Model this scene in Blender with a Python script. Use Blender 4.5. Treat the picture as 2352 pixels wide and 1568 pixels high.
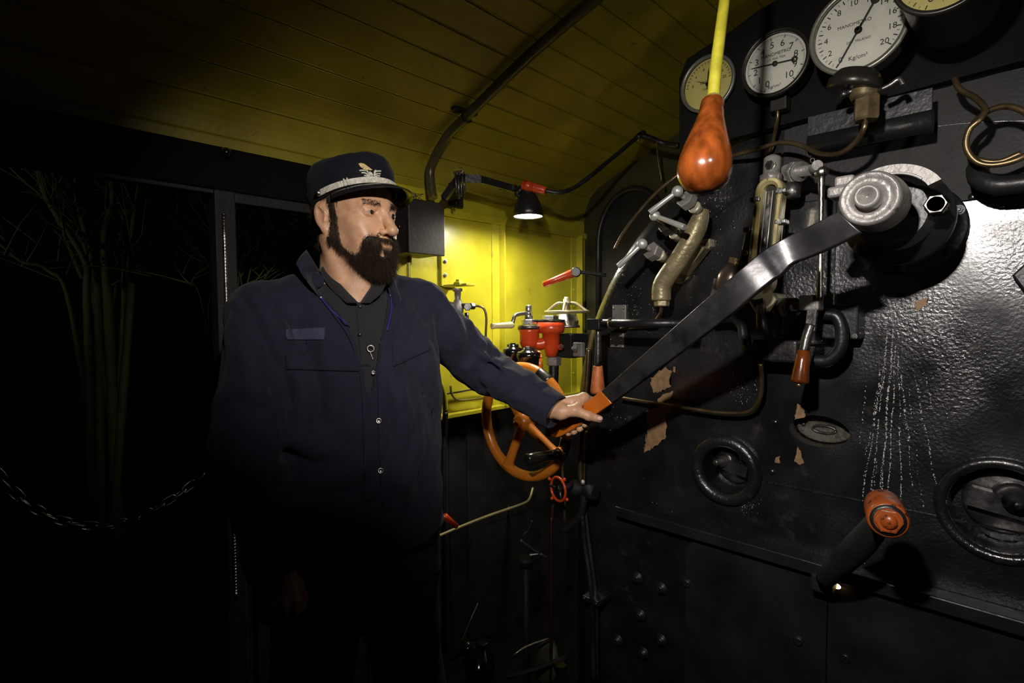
import bpy, bmesh, math, random
import numpy as np
from mathutils import Vector, Matrix, Euler, noise as mnoise
from mathutils.bvhtree import BVHTree
for o in list(bpy.data.objects): bpy.data.objects.remove(o)
SC = bpy.context.scene; COL = SC.collection
PI = math.pi; R = math.radians
random.seed(7)
# ------------------------------------------------------------------ camera
FPX = 1227.0
cam = bpy.data.objects.new('camera', bpy.data.cameras.new('camera')); COL.objects.link(cam)
cam.data.sensor_width = 36.0; cam.data.lens = 36.0*FPX/2352.0
cam.data.clip_start = 0.02; cam.data.clip_end = 100
CAMP = Vector((0, 0, 1.42))
cam.location = CAMP; cam.rotation_euler = (R(90-2.6), R(0.35), R(43.9))
SC.camera = cam
CM = cam.rotation_euler.to_matrix()
# ------------------------------------------------------------------ world, lights, exposure
SC.view_settings.view_transform = 'Standard'; SC.view_settings.look = 'None'
SC.view_settings.gamma = 1.0; SC.view_settings.exposure = 0.0; SC.view_settings.use_curve_mapping = False
w = bpy.data.worlds.new('night'); SC.world = w; w.use_nodes = True
w.node_tree.nodes['Background'].inputs[0].default_value = (0.5, 0.6, 0.7, 1)
w.node_tree.nodes['Background'].inputs[1].default_value = 0.0006
def spot(name, loc, target, power, angle, blend, radius, color):
    l = bpy.data.lights.new(name, 'SPOT'); l.energy = power; l.spot_size = R(angle); l.spot_blend = blend
    l.shadow_soft_size = radius; l.color = color
    o = bpy.data.objects.new(name, l); COL.objects.link(o); o.location = loc
    o.rotation_euler = (Vector(target)-Vector(loc)).to_track_quat('-Z', 'Y').to_euler(); return o
# inspection lamp hanging from the roof behind the viewer, and the work lamp on its arm (bulb further down)
spot('inspection_lamp', (-0.12, -0.08, 1.82), (-0.50, 1.40, 1.34), 66, 78, 0.9, 0.02, (1.0, 0.94, 0.88))
spot('driver_side_lamp', (1.0, 0.28, 1.52), (-1.25, 1.95, 2.02), 15, 38, 1.0, 0.03, (1.0, 0.93, 0.82))
spot('man_fill_spot', (0.42, 0.02, 1.97), (-0.98, 0.70, 1.61), 92, 44, 1.0, 0.03, (1.0, 0.92, 0.84))  # added unseen spot, put in to light the man from above right
# added unseen spot outside the doorway, low down, to light the bare shrubs
spot('shrub_fill_spot', (-2.3, -1.6, 1.0), (-3.3, 0.75, 2.25), 16, 46, 0.8, 0.05, (0.95, 1.0, 0.75))
# ------------------------------------------------------------------ pixel -> place
def ray(px, py): return (CM @ Vector(((px-1176)/FPX, -(py-784)/FPX, -1))).normalized()
VIEW = CM @ Vector((0, 0, -1))
def B(px, py, y=1.4):
    d = ray(px, py); return CAMP + d*((y-CAMP.y)/d.y)
def W(px, py, x=-1.67):
    d = ray(px, py); return CAMP + d*((x-CAMP.x)/d.x)
def D(px, py, z):
    d = ray(px, py); return CAMP + d*(z/d.dot(VIEW))
def depth(p): return (Vector(p)-CAMP).dot(VIEW)
def u(p, n): return n*depth(p)/FPX          # n pixels at point p, in metres
def proj(p):
    q = CM.transposed() @ (Vector(p)-CAMP); return (1176+FPX*q.x/-q.z, 784-FPX*q.y/-q.z)
# ------------------------------------------------------------------ materials
MATS = {}
def mat(name, col, rough=0.5, metal=0.0, var=0.25, vscale=8, bump=0.0, bscale=60, spec=0.5, col2=None, mask=(0.55, 0.6), mscale=12, sheen=0, sss=0, coat=0, rvar=0.15):
    if name in MATS: return MATS[name]
    m = bpy.data.materials.new(name); m.use_nodes = True; nt = m.node_tree; N = nt.nodes; L = nt.links
    b = N['Principled BSDF']; b.inputs['Metallic'].default_value = metal
    b.inputs['Specular IOR Level'].default_value = spec
    if sheen: b.inputs['Sheen Weight'].default_value = sheen; b.inputs['Sheen Roughness'].default_value = 0.5
    if coat: b.inputs['Coat Weight'].default_value = coat; b.inputs['Coat Roughness'].default_value = 0.12
    if sss:
        b.inputs['Subsurface Weight'].default_value = sss; b.inputs['Subsurface Radius'].default_value = (1, .35, .2); b.inputs['Subsurface Scale'].default_value = 0.006
    tc = N.new('ShaderNodeNewGeometry')
    n1 = N.new('ShaderNodeTexNoise'); n1.inputs['Scale'].default_value = vscale; n1.inputs['Detail'].default_value = 6
    L.new(tc.outputs['Position'], n1.inputs['Vector'])
    r = N.new('ShaderNodeValToRGB'); c = Vector(col[:3])
    r.color_ramp.elements[0].position = 0.3; r.color_ramp.elements[1].position = 0.7
    r.color_ramp.elements[0].color = (*(c*(1-var)), 1); r.color_ramp.elements[1].color = (*[min(1, k) for k in c*(1+var)], 1)
    L.new(n1.outputs['Fac'], r.inputs[0]); last = r.outputs[0]
    if col2 is not None:
        n2 = N.new('ShaderNodeTexNoise'); n2.inputs['Scale'].default_value = mscale; n2.inputs['Detail'].default_value = 8; n2.inputs['Roughness'].default_value = 0.65
        L.new(tc.outputs['Position'], n2.inputs['Vector'])
        r2 = N.new('ShaderNodeValToRGB'); r2.color_ramp.elements[0].position = mask[0]; r2.color_ramp.elements[1].position = mask[1]
        L.new(n2.outputs['Fac'], r2.inputs[0])
        mx = N.new('ShaderNodeMix'); mx.data_type = 'RGBA'; L.new(r2.outputs[0], mx.inputs[0]); L.new(last, mx.inputs[6]); mx.inputs[7].default_value = (*col2, 1)
        last = mx.outputs[2]
    L.new(last, b.inputs['Base Color'])
    mr = N.new('ShaderNodeMapRange'); mr.inputs[1].default_value = .3; mr.inputs[2].default_value = .7
    mr.inputs[3].default_value = max(0.03, rough-rvar*rough); mr.inputs[4].default_value = min(1, rough+rvar*rough)
    L.new(n1.outputs['Fac'], mr.inputs[0]); L.new(mr.outputs[0], b.inputs['Roughness'])
    if bump:
        n3 = N.new('ShaderNodeTexNoise'); n3.inputs['Scale'].default_value = bscale; n3.inputs['Detail'].default_value = 5
        L.new(tc.outputs['Position'], n3.inputs['Vector'])
        bp = N.new('ShaderNodeBump'); bp.inputs['Strength'].default_value = bump; bp.inputs['Distance'].default_value = 0.004
        L.new(n3.outputs['Fac'], bp.inputs['Height']); L.new(bp.outputs[0], b.inputs['Normal']); L.new(bp.outputs[0], b.inputs['Coat Normal'])
    MATS[name] = m; return m
def emis(name, col, s):
    m = bpy.data.materials.new(name); m.use_nodes = True; nt = m.node_tree
    b = nt.nodes['Principled BSDF']; b.inputs['Base Color'].default_value = (.8, .8, .8, 1)
    b.inputs['Emission Color'].default_value = (*col, 1); b.inputs['Emission Strength'].default_value = s; return m
def glassmat():
    m = bpy.data.materials.new('clear_glass'); m.use_nodes = True; nt = m.node_tree; N = nt.nodes; L = nt.links
    N.remove(N['Principled BSDF']); t = N.new('ShaderNodeBsdfTransparent'); t.inputs[0].default_value = (.93, .93, .9, 1)
    g = N.new('ShaderNodeBsdfGlossy'); g.inputs['Roughness'].default_value = 0.06
    f = N.new('ShaderNodeFresnel'); f.inputs[0].default_value = 1.45; x = N.new('ShaderNodeMixShader')
    L.new(f.outputs[0], x.inputs[0]); L.new(t.outputs[0], x.inputs[1]); L.new(g.outputs[0], x.inputs[2])
    L.new(x.outputs[0], N['Material Output'].inputs[0]); return m
def faced(name, base_mat_args, col2, axis_z):  # two-tone wall: paint above axis_z, dark below
    m = mat(name, *base_mat_args[0], **base_mat_args[1]); return m
YEL = mat('yellow_paint', (.40, .355, .020), .30, var=.25, vscale=5, bump=.25, bscale=35, col2=(.16, .12, .02), mask=(.66, .74), mscale=7)
CEIL = mat('yellow_board_paint', (.26, .215, .015), .45, var=.2, vscale=6, bump=.3, bscale=50, col2=(.07, .055, .01), mask=(.66, .72), mscale=25)
BLK = mat('black_enamel', (.012, .012, .013), .38, var=.4, bump=.3, bscale=70)
BLKR = mat('dull_black_paint', (.004, .0038, .0036), .7, var=.4, bump=.4, bscale=90)
BOIL = mat('boiler_black', (.011, .011, .0122), .27, var=.45, vscale=9, bump=.36, bscale=150, rvar=.3, coat=.6, spec=.7, col2=(.045, .04, .036), mask=(.6, .75), mscale=16)
def patchy(m, lo, hi, scale=4.5):   # raised paint texture that comes and goes over the plate
    nt = m.node_tree; b = [n for n in nt.nodes if n.type == 'BUMP'][0]; g = [n for n in nt.nodes if n.type == 'NEW_GEOMETRY'][0]
    n = nt.nodes.new('ShaderNodeTexNoise'); n.inputs['Scale'].default_value = scale; n.inputs['Detail'].default_value = 3
    r = nt.nodes.new('ShaderNodeMapRange'); r.inputs[1].default_value = .42; r.inputs[2].default_value = .62; r.inputs[3].default_value = lo; r.inputs[4].default_value = hi
    nt.links.new(g.outputs['Position'], n.inputs['Vector']); nt.links.new(n.outputs['Fac'], r.inputs[0]); nt.links.new(r.outputs[0], b.inputs['Strength'])
patchy(BOIL, .06, .42)
ORG = mat('orange_enamel', (.62, .15, .012), .3, var=.15, bump=.15, bscale=90, col2=(.05, .018, .008), mask=(.66, .7), mscale=30, coat=.3)
RED = mat('red_orange_enamel', (.55, .055, .012), .28, var=.15, bump=.2, bscale=80, col2=(.05, .015, .01), mask=(.68, .72), mscale=40, coat=.3)
STEEL = mat('worn_steel', (.42, .41, .39), .33, 1.0, var=.35, vscale=30, bump=.2, bscale=120, col2=(.08, .07, .06), mask=(.6, .75), mscale=35)
DSTEEL = mat('dark_forged_steel', (.13, .125, .12), .32, .85, var=.5, vscale=14, bump=.25, bscale=90, col2=(.02, .02, .02), mask=(.5, .62), mscale=10)
GREY = mat('grey_silver_paint', (.22, .205, .195), .42, .25, var=.3, vscale=20, bump=.35, bscale=110, col2=(.05, .045, .04), mask=(.6, .7), mscale=30)
BRASS = mat('tarnished_brass', (.34, .27, .13), .36, .8, var=.3, vscale=20, bump=.3, bscale=120, col2=(.10, .08, .05), mask=(.58, .7), mscale=30)
BPAINT = mat('drab_bronze_paint', (.26, .215, .12), .38, .35, var=.25, vscale=22, bump=.35, bscale=110, col2=(.45, .40, .28), mask=(.62, .66), mscale=60)
COPPER = mat('copper_tube', (.19, .135, .07), .36, .85, var=.3, vscale=20, bump=.15, col2=(.10, .06, .03), mask=(.6, .7), mscale=25)
CHROME = mat('bright_steel', (.62, .61, .59), .32, .55, var=.1)
IVORY = mat('ivory_grip', (.62, .54, .30), .3, var=.1)
def wood():
    m = mat('varnished_wood', (.15, .034, .006), .22, var=.6, vscale=14, bump=.12, bscale=60, coat=.6); nt = m.node_tree
    n = [k for k in nt.nodes if k.type == 'TEX_NOISE'][0]
    mp = nt.nodes.new('ShaderNodeMapping'); mp.inputs['Scale'].default_value = (4, 4, .6)
    g = [k for k in nt.nodes if k.type == 'NEW_GEOMETRY'][0]
    nt.links.new(g.outputs['Position'], mp.inputs[0]); nt.links.new(mp.outputs[0], n.inputs['Vector']); return m
WOOD = wood()
GLASS = glassmat()
# ------------------------------------------------------------------ mesh builder (all coordinates are world coordinates)
def frame(ax):
    a = Vector(ax).normalized(); t = Vector((0, 0, 1)) if abs(a.z) < .9 else Vector((1, 0, 0))
    s = a.cross(t).normalized(); return s, s.cross(a).normalized()*-1 if False else a.cross(s).normalized(), a
def crom(P, n=8):
    P = [Vector(p) for p in P]; out = []
    if len(P) < 3: return P
    Q = [P[0]*2-P[1]]+P+[P[-1]*2-P[-2]]
    for i in range(1, len(Q)-2):
        a, b, c, d = Q[i-1:i+3]
        for k in range(n):
            t = k/n
            out.append(.5*((2*b)+(c-a)*t+(2*a-5*b+4*c-d)*t*t+(-a+3*b-3*c+d)*t**3))
    out.append(P[-1]); return out
class MB:
    def __init__(s): s.b = bmesh.new()
    def ring(s, c, x, y, r, n, r2=None):
        r2 = r if r2 is None else r2
        return [s.b.verts.new(c+x*(r*math.cos(2*PI*k/n))+y*(r2*math.sin(2*PI*k/n))) for k in range(n)]
    def skin(s, A, Bq, sm=True):
        n = len(A)
        for k in range(n):
            f = s.b.faces.new((A[k], A[(k+1) % n], Bq[(k+1) % n], Bq[k])); f.smooth = sm
    def lathe(s, p, ax, prof, n=28, cap=True, sm=True, sx=1, rot=0):
        """prof: list of (distance along axis, radius)."""
        p = Vector(p); x, y, a = frame(ax); 
        if rot: q = Matrix.Rotation(rot, 3, a); x = q@x; y = q@y
        prev = None; first = None
        for t, r in prof:
            rg = s.ring(p+a*t, x, y, max(r, 1e-5), n, max(r, 1e-5)*sx)
            if prev: s.skin(prev, rg, sm)
            else: first = rg
            prev = rg
        if cap:
            s.b.faces.new(first[::-1]); s.b.faces.new(prev)
        return s
    def cyl(s, a, b, r, r2=None, n=20, bev=0, rot=0, sm=True):
        a = Vector(a); b = Vector(b); L = (b-a).length; r2 = r if r2 is None else r2
        if bev: prof = [(0, r-bev), (bev*.3, r-bev*.3), (bev, r), (L-bev, r2), (L-bev*.3, r2-bev*.3), (L, r2-bev)]
        else: prof = [(0, r), (L, r2)]
        return s.lathe(a, b-a, prof, n, rot=rot, sm=sm)
    def hexn(s, c, ax, r, h, rot=0):
        a = Vector(ax).normalized(); c = Vector(c)
        return s.lathe(c-a*h/2, a, [(0, r*.9), (h*.1, r), (h*.9, r), (h, r*.88)], 6, sm=False, rot=rot)
    def bolt(s, c, ax, r):
        a = Vector(ax).normalized(); c = Vector(c)
        s.lathe(c, a, [(0, r*1.35), (r*.25, r*1.35), (r*.27, r)], 16, sm=False); s.hexn(c+a*r*.6, a, r, r*.8)
        s.lathe(c+a*r*.9, a, [(0, r*.55), (r*.45, r*.5), (r*.55, r*.35)], 12); return s
    def sph(s, c, r, n=16, sc=(1, 1, 1)):
        c = Vector(c)
        if n <= 6:
            rows = [[s.b.verts.new(c+Vector((r*sc[0]*math.sin(th)*math.cos(2*PI*k/5), r*sc[1]*math.sin(th)*math.sin(2*PI*k/5), r*sc[2]*math.cos(th)))) for k in range(5)] for th in (.7, 1.57, 2.44)]
            t = s.b.verts.new(c+Vector((0, 0, r*sc[2]))); b = s.b.verts.new(c-Vector((0, 0, r*sc[2])))
            for a, d in zip(rows[:-1], rows[1:]): s.skin(a, d)
            for k in range(5):
                s.b.faces.new((t, rows[0][k], rows[0][(k+1) % 5])).smooth = True; s.b.faces.new((b, rows[-1][(k+1) % 5], rows[-1][k])).smooth = True
            return s
        m = Matrix.Translation(c) @ Matrix.Diagonal((r*sc[0], r*sc[1], r*sc[2], 1))
        g = bmesh.ops.create_uvsphere(s.b, u_segments=n, v_segments=max(6, n//2+2), radius=1, matrix=m)
        for v in g['verts']:
            for f in v.link_faces: f.smooth = True
        return s
    def tube(s, P, r, n=12, sm=8, caps=True):
        Q = crom(P, sm) if sm else [Vector(p) for p in P]
        m = len(Q); rr = r if callable(r) else (lambda t: r)
        t0 = (Q[1]-Q[0]).normalized(); x, y, a = frame(t0); prev = None; first = None
        for i, q in enumerate(Q):
            t = (Q[min(i+1, m-1)]-Q[max(i-1, 0)]).normalized()
            x = (x-t*x.dot(t)).normalized(); y = t.cross(x)
            rg = s.ring(q, x, y, rr(i/(m-1)), n)
            if prev: s.skin(prev, rg)
            else: first = rg
            prev = rg
        if caps: s.b.faces.new(first[::-1]); s.b.faces.new(prev)
        return s
    def torus(s, c, ax, R0, r, n=48, m=12):
        c = Vector(c); x, y, a = frame(ax); rings = []
        for k in range(n):
            t = 2*PI*k/n; d = x*math.cos(t)+y*math.sin(t)
            rings.append(s.ring(c+d*R0, d, a, r, m))
        for k in range(n): s.skin(rings[k], rings[(k+1) % n])
        return s
    def box(s, lo, hi, bev=0):
        lo = Vector(lo); hi = Vector(hi)
        g = bmesh.ops.create_cube(s.b, size=1, matrix=Matrix.Translation((lo+hi)/2) @ Matrix.Diagonal((*(hi-lo), 1)))
        if bev:
            E = list({e for v in g['verts'] for e in v.link_edges})
            bmesh.ops.bevel(s.b, geom=E, offset=bev, segments=2, affect='EDGES', profile=.5)
        return s
    def beam(s, a, b, wv, w, h):
        """rectangular bar from a to b; wv = direction of width w, h the other."""
        a = Vector(a); b = Vector(b); t = (b-a).normalized(); wv = Vector(wv); wv = (wv-t*wv.dot(t)).normalized(); hv = t.cross(wv)
        q = [[p+wv*i*w/2+hv*j*h/2 for i, j in ((-1, -1), (1, -1), (1, 1), (-1, 1))] for p in (a, b)]
        A = [s.b.verts.new(v) for v in q[0]]; C = [s.b.verts.new(v) for v in q[1]]
        s.skin(A, C, False); s.b.faces.new(A[::-1]); s.b.faces.new(C); return s
    def prism(s, pts, ext, bev=0):
        ext = Vector(ext); A = [s.b.verts.new(Vector(p)) for p in pts]; C = [s.b.verts.new(Vector(p)+ext) for p in pts]
        f1 = s.b.faces.new(A); f2 = s.b.faces.new(C[::-1]); s.skin(A, C, False)
        if bev:
            E = list(set(list(f1.edges)+list(f2.edges)))
            bmesh.ops.bevel(s.b, geom=E, offset=bev, segments=2, affect='EDGES', profile=.5)
        return s
    def strip(s, rows, sm=True):
        V = [[s.b.verts.new(p) for p in r] for r in rows]
        for i in range(len(V)-1):
            for j in range(len(V[0])-1):
                f = s.b.faces.new((V[i][j], V[i][j+1], V[i+1][j+1], V[i+1][j])); f.smooth = sm
        return s
    def holed(s, outer, holes, y):
        """flat face in plane y with holes (lists of (x,z))."""
        E = []; loops = []
        for lp in [outer]+holes:
            vs = [s.b.verts.new((p[0], y, p[1])) for p in lp]; loops.append(vs)
            for k in range(len(vs)): E.append(s.b.edges.new((vs[k], vs[(k+1) % len(vs)])))
        bmesh.ops.triangle_fill(s.b, use_beauty=True, use_dissolve=False, edges=E, normal=(0, -1, 0)); return loops
    def build(s, name, m, parent=None, fix=True):
        if fix: bmesh.ops.recalc_face_normals(s.b, faces=s.b.faces[:])
        org = Vector((0, 0, 0)); q = parent
        while q: org += q.location; q = q.parent
        me = bpy.data.meshes.new(name)
        if not parent and s.b.verts:
            z0 = min(v.co.z for v in s.b.verts); c = sum((v.co for v in s.b.verts), Vector())/len(s.b.verts); base = Vector((c.x, c.y, z0))
        else: base = org
        bmesh.ops.translate(s.b, verts=s.b.verts[:], vec=-base)
        s.b.to_mesh(me); s.b.free(); me.materials.append(m)
        o = bpy.data.objects.new(name, me); COL.objects.link(o)
        if parent: o.parent = parent
        else: o.location = base
        return o
def tag(o, label, cat=None, group=None, kind=None):
    if label: o['label'] = label
    if cat: o['category'] = cat
    if group: o['group'] = group
    if kind: o['kind'] = kind
    return o
def thing(name, loc, label, cat, group=None):
    o = bpy.data.objects.new(name, None); COL.objects.link(o); o.location = Vector(loc); o.empty_display_size = .05
    return tag(o, label, cat, group)
def struct(o): o['kind'] = 'structure'; return o
def textmesh(mb, txt, c, ux, uy, size, th=.0004):
    """writing laid on a plane: centre c, ux = reading direction, uy = up."""
    cu = bpy.data.curves.new('t', 'FONT'); cu.body = txt; cu.size = 1; cu.align_x = 'CENTER'; cu.align_y = 'CENTER'
    cu.resolution_u = 3
    o = bpy.data.objects.new('t', cu); COL.objects.link(o); dg = bpy.context.evaluated_depsgraph_get(); dg.update()
    me = o.evaluated_get(dg).to_mesh(); c = Vector(c); ux = Vector(ux)*size; uy = Vector(uy)*size
    vs = [mb.b.verts.new(c+ux*v.co.x+uy*v.co.y) for v in me.vertices]
    for p in me.polygons:
        try: mb.b.faces.new([vs[i] for i in p.vertices])
        except ValueError: pass
    o.evaluated_get(dg).to_mesh_clear(); bpy.data.objects.remove(o); bpy.data.curves.remove(cu)
# ================================================================== SETTING
YB = 1.40           # boiler backhead plane
XW = -1.67; YF = 2.28
# ceiling profile (x,z), boards run along y
prof = crom([Vector((x, 0, z)) for x, z in [(-1.67, 1.84), (-1.668, 1.93), (-1.64, 2.01), (-1.56, 2.08), (-1.3, 2.185), (-1.0, 2.285), (-.5, 2.40), (0, 2.445), (.5, 2.44), (1.0, 2.34), (1.45, 2.2), (1.67, 2.0)]], 14)
def resamp(P, n_or_len, step=True):
    L = [0]
    for i in range(1, len(P)): L.append(L[-1]+(P[i]-P[i-1]).length)
    def at(s):
        for i in range(1, len(P)):
            if L[i] >= s: t = (s-L[i-1])/max(1e-9, L[i]-L[i-1]); return P[i-1].lerp(P[i], t)
        return P[-1].copy()
    return at, L[-1]
at, LT = resamp(prof, 0)
bw = .098; rowA = []
pts = []
s_ = 0
while s_ < LT:
    for ds, off in ((.000, .004), (.0015, .004), (.003, 0), (.0055, -.0012), (.008, 0), (.03, .0), (.05, 0), (.075, 0), (bw-.002, 0)):
        if s_+ds < LT: pts.append((s_+ds, off))
    s_ += bw
sec = []
for s0, off in pts:
    p = at(s0); q = at(min(LT, s0+.002)); t = (q-p).normalized() if (q-p).length > 1e-6 else Vector((1, 0, 0)); nrm = Vector((-t.z, 0, t.x))
    if nrm.z < 0 and abs(nrm.z) > .2: nrm = -nrm
    sec.append(p+nrm*off)
m = MB(); rows = [[Vector((p.x, y, p.z)) for p in sec] for y in (-1.6, 0, 1.2, YF)]
m.strip(rows, False); m.strip([[Vector((p.x*1.02, y, p.z+.05)) for p in prof] for y in (-1.6, YF)])
struct(m.build('ceiling', CEIL))
def arch_y(x):
    best = min(prof, key=lambda p: abs(p.x-x)); return best.z
# side wall (x = XW): yellow from z=1.03 up, black lower; entrance y<.50, window .55-1.08
ZT, ZL, ZH = 1.85, 1.032, 1.785
m = MB()
m.box((XW-.03, 1.09, ZL), (XW, YF, ZT+.1)); m.box((XW-.03, 1.09, ZT), (XW, 1.095, ZT+.1))
struct(m.build('wall_left', YEL))
m = MB()
m.box((XW-.03, .50, 0), (XW, YF, ZL))
for k in range(18): m.box((XW, .60+k*.095, .02), (XW+.003, .60+k*.095+.06, ZL-.03), .001)
m.box((XW-.03, -1.6, 0), (XW, -.75, ZH))
struct(m.build('wall_left_lower', BLKR))
m = MB(); m.box((XW-.01, .72, ZL-.012), (XW+.035, YF, ZL+.004), .002); struct(m.build('trim_1', YEL))
m = MB(); m.box((XW-.01, 1.0, ZT-.03), (XW+.018, YF, ZT), .003); struct(m.build('trim_2', YEL))
m = MB(); m.box((XW-.03, -1.6, ZH), (XW+.022, 1.09, 1.905), .003); struct(m.build('trim_4', mat('dark_beam_paint', (.003, .0028, .002), .8, bump=.3, spec=.1)))
# window post of dark grooved metal
PY = W(516, 600).y
pst = thing('door_pillar', (XW, PY, 0), 'dark grooved metal pillar beside the open cab doorway behind the man', 'pillar')
m = MB(); m.box((XW-.035, PY-.028, .02), (XW+.02, PY+.028, ZH), .004); m.build('post', BLKR, pst)
m = MB(); m.tube([(XW+.028, PY-.008, .6), (XW+.03, PY-.008, 1.2), (XW+.028, PY-.008, ZH-.07)], .0045, 8)
for k in range(120): m.torus((XW+.0285, PY-.008, .62+k*.0092), (0, 0, 1), .0045, .0016, 10, 5)
m.build('grab_strip', STEEL, pst)
# window frame behind man
m = MB()
m.box((XW-.035, 1.05, ZL), (XW+.012, 1.09, ZH), .003); m.box((XW-.035, PY+.028, ZH-.03), (XW+.012, 1.09, ZH), .003); m.box((XW-.035, PY+.028, ZL-.02), (XW+.02, 1.09, ZL+.015), .003)
struct(m.build('window_1', BLKR))
m = MB(); m.box((XW-.03, -1.6, ZH-.012), (XW+.01, PY, ZH+.02), .003); struct(m.build('trim_3', BLKR))
# front wall with dark arched spectacle opening
fw = [Vector((XW, YF, 0))]+[Vector((p.x, YF, p.z)) for p in prof[::4]]+[Vector((1.67, YF, 0))]
m = MB(); m.prism(fw, (0, .03, 0)); struct(m.build('wall_front', mat('dark_front_paint', (.035, .032, .012), .5, bump=.3)))
wc = B(1455, 560, YF)
m = MB()
pp = []
for k in range(25):
    a = PI-PI*k/24; pp.append(Vector((wc.x+.19*math.cos(a), YF-.02, wc.z+.02+.24*math.sin(a))))
m.tube([Vector((wc.x-.19, YF-.02, wc.z-.4))]+pp+[Vector((wc.x+.19, YF-.02, wc.z-.4))], .014, 8, 0)
m.prism([Vector((p.x, YF-.012, p.z)) for p in pp]+[Vector((wc.x+.19, YF-.012, wc.z-.4)), Vector((wc.x-.19, YF-.012, wc.z-.4))], (0, .01, 0))
struct(m.build('window_2', BLK))
# floor
m = MB(); m.box((XW-.03, -1.6, -.04), (1.67, YF, 0)); struct(m.build('floor', mat('soot_floor', (.003, .003, .0028), 1.0, bump=.4, bscale=30, spec=.05)))
m = MB(); m.box((-14, -12, -1.45), (XW-.25, 14, -1.4)); struct(m.build('ground', mat('night_earth', (.02, .022, .01), .9, bump=.6, bscale=5)))
# yellow wall stiffeners
def ypost(px, name, lab):
    y0 = W(px, 600).y; t = thing(name, (XW, y0, ZL), lab, 'wall stiffener')
    m = MB(); m.box((XW, y0-.004, ZL), (XW+.006, y0+.045, ZT-.02), .001); m.build('flange', YEL, t)
    m = MB(); m.box((XW, y0+.038, ZL), (XW+.04, y0+.045, ZT-.02), .001); m.build('web', YEL, t); return t
ypost(1130, 'steel_stiffener', 'yellow painted upright steel angle on the wall left of the lamp')
t = ypost(1312, 'steel_stiffener', 'yellow painted riveted corner angle at the right end of the yellow wall')
y0 = W(1312, 600).y
for k in range(9):
    m = MB(); m.sph((XW+.007, y0+.012, ZL+.1+k*.085), .006, 10, (.6, 1, 1)); m.build('rivet', YEL, t)
    m = MB(); m.sph((XW+.007, y0+.060, ZL+.06+k*.085), .006, 10, (.6, 1, 1)); m.build('rivet', YEL, t)
m = MB(); m.box((XW, y0+.045, ZL), (XW+.006, YF, ZT-.02), .001); m.build('flange', YEL, t)
# ================================================================== OUTSIDE: bare shrubs
TW = mat('night_bark', (.065, .07, .022), .8, var=.4, vscale=20, bump=.5, bscale=60)
def shrub(name, lab, stems, x0, seed, scale=1, twigs=3):
    rnd = random.Random(seed); pts0 = [W(px, py, x0) for px, py in stems[0][0]]
    base = Vector((x0, W(stems[0][0][0][0], 700, x0).y, -1.4)); t = thing(name, base, lab, 'shrub')
    root = Vector((x0, base.y, 0.25)); mt = MB(); mt.tube([base, root], lambda q: .05-.02*q, 8); mt.build('trunk', TW, t)
    for P, r in stems:
        m = MB(); off = rnd.uniform(-.25, .25)
        Q = [W(px, py, x0+off) for px, py in P]
        if P[0][1] > 640: Q = [root+Vector((rnd.uniform(-.05, .05), rnd.uniform(-.1, .1), 0))]+Q
        C = crom(Q, 6); m.tube(C, lambda q, r=r: r*(1-.6*q), 7, 0)
        for k in range(twigs*3):
            i = rnd.randrange(len(C)//3, len(C)-1); p = C[i]; d = (C[i+1]-C[i]).normalized()
            for g in range(2):
                dd = (d*.6+Vector((rnd.uniform(-.5, .5), rnd.uniform(-1, 1), rnd.uniform(-.2, .9)))).normalized()*rnd.uniform(.12, .38)*scale
                m.tube([p, p+dd*.5+Vector((0, 0, rnd.uniform(-.02, .03))), p+dd], lambda q: .0045*(1-.7*q), 4, 3)
                p = p+dd*.5
        m.build('branch', TW, t)
S1 = [([(225, 700), (215, 640), (205, 560), (180, 480), (170, 390)], .022), ([(250, 720), (245, 650), (240, 540), (258, 470), (255, 400)], .028),
      ([(285, 730), (285, 650), (290, 560), (285, 480), (325, 400)], .02), ([(300, 680), (304, 560), (310, 480), (322, 405)], .022),
      ([(200, 700), (195, 600), (110, 460), (80, 370)], .02), ([(190, 640), (120, 480), (50, 410), (5, 365)], .012),
      ([(310, 510), (345, 470), (380, 430), (400, 418)], .012), ([(255, 510), (290, 470), (340, 430), (362, 412)], .012),
      ([(165, 720), (110, 620), (50, 600), (0, 560)], .014), ([(260, 700), (310, 620), (350, 590), (385, 577)], .010), ([(210, 650), (180, 540), (130, 490), (90, 380)], .013)]
shrub('bare_shrub', 'bare many-stemmed shrub outside the open doorway at far left', S1, -3.4, 3)
S2 = [([(500, 720), (535, 560), (570, 510), (605, 475), (650, 490), (668, 520)], .010), ([(530, 700), (534, 600), (538, 520), (541, 472)], .008),
      ([(480, 740), (530, 640), (600, 550), (640, 500)], .007), ([(490, 760), (545, 630), (600, 560), (690, 530)], .009), ([(470, 720), (440, 650), (480, 600), (505, 560)], .007),
      ([(460, 760), (560, 690), (620, 620), (700, 580)], .006)]
shrub('bare_shrub', 'bare thin-twigged shrub outside the window behind the man', S2, -2.9, 5)
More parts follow.
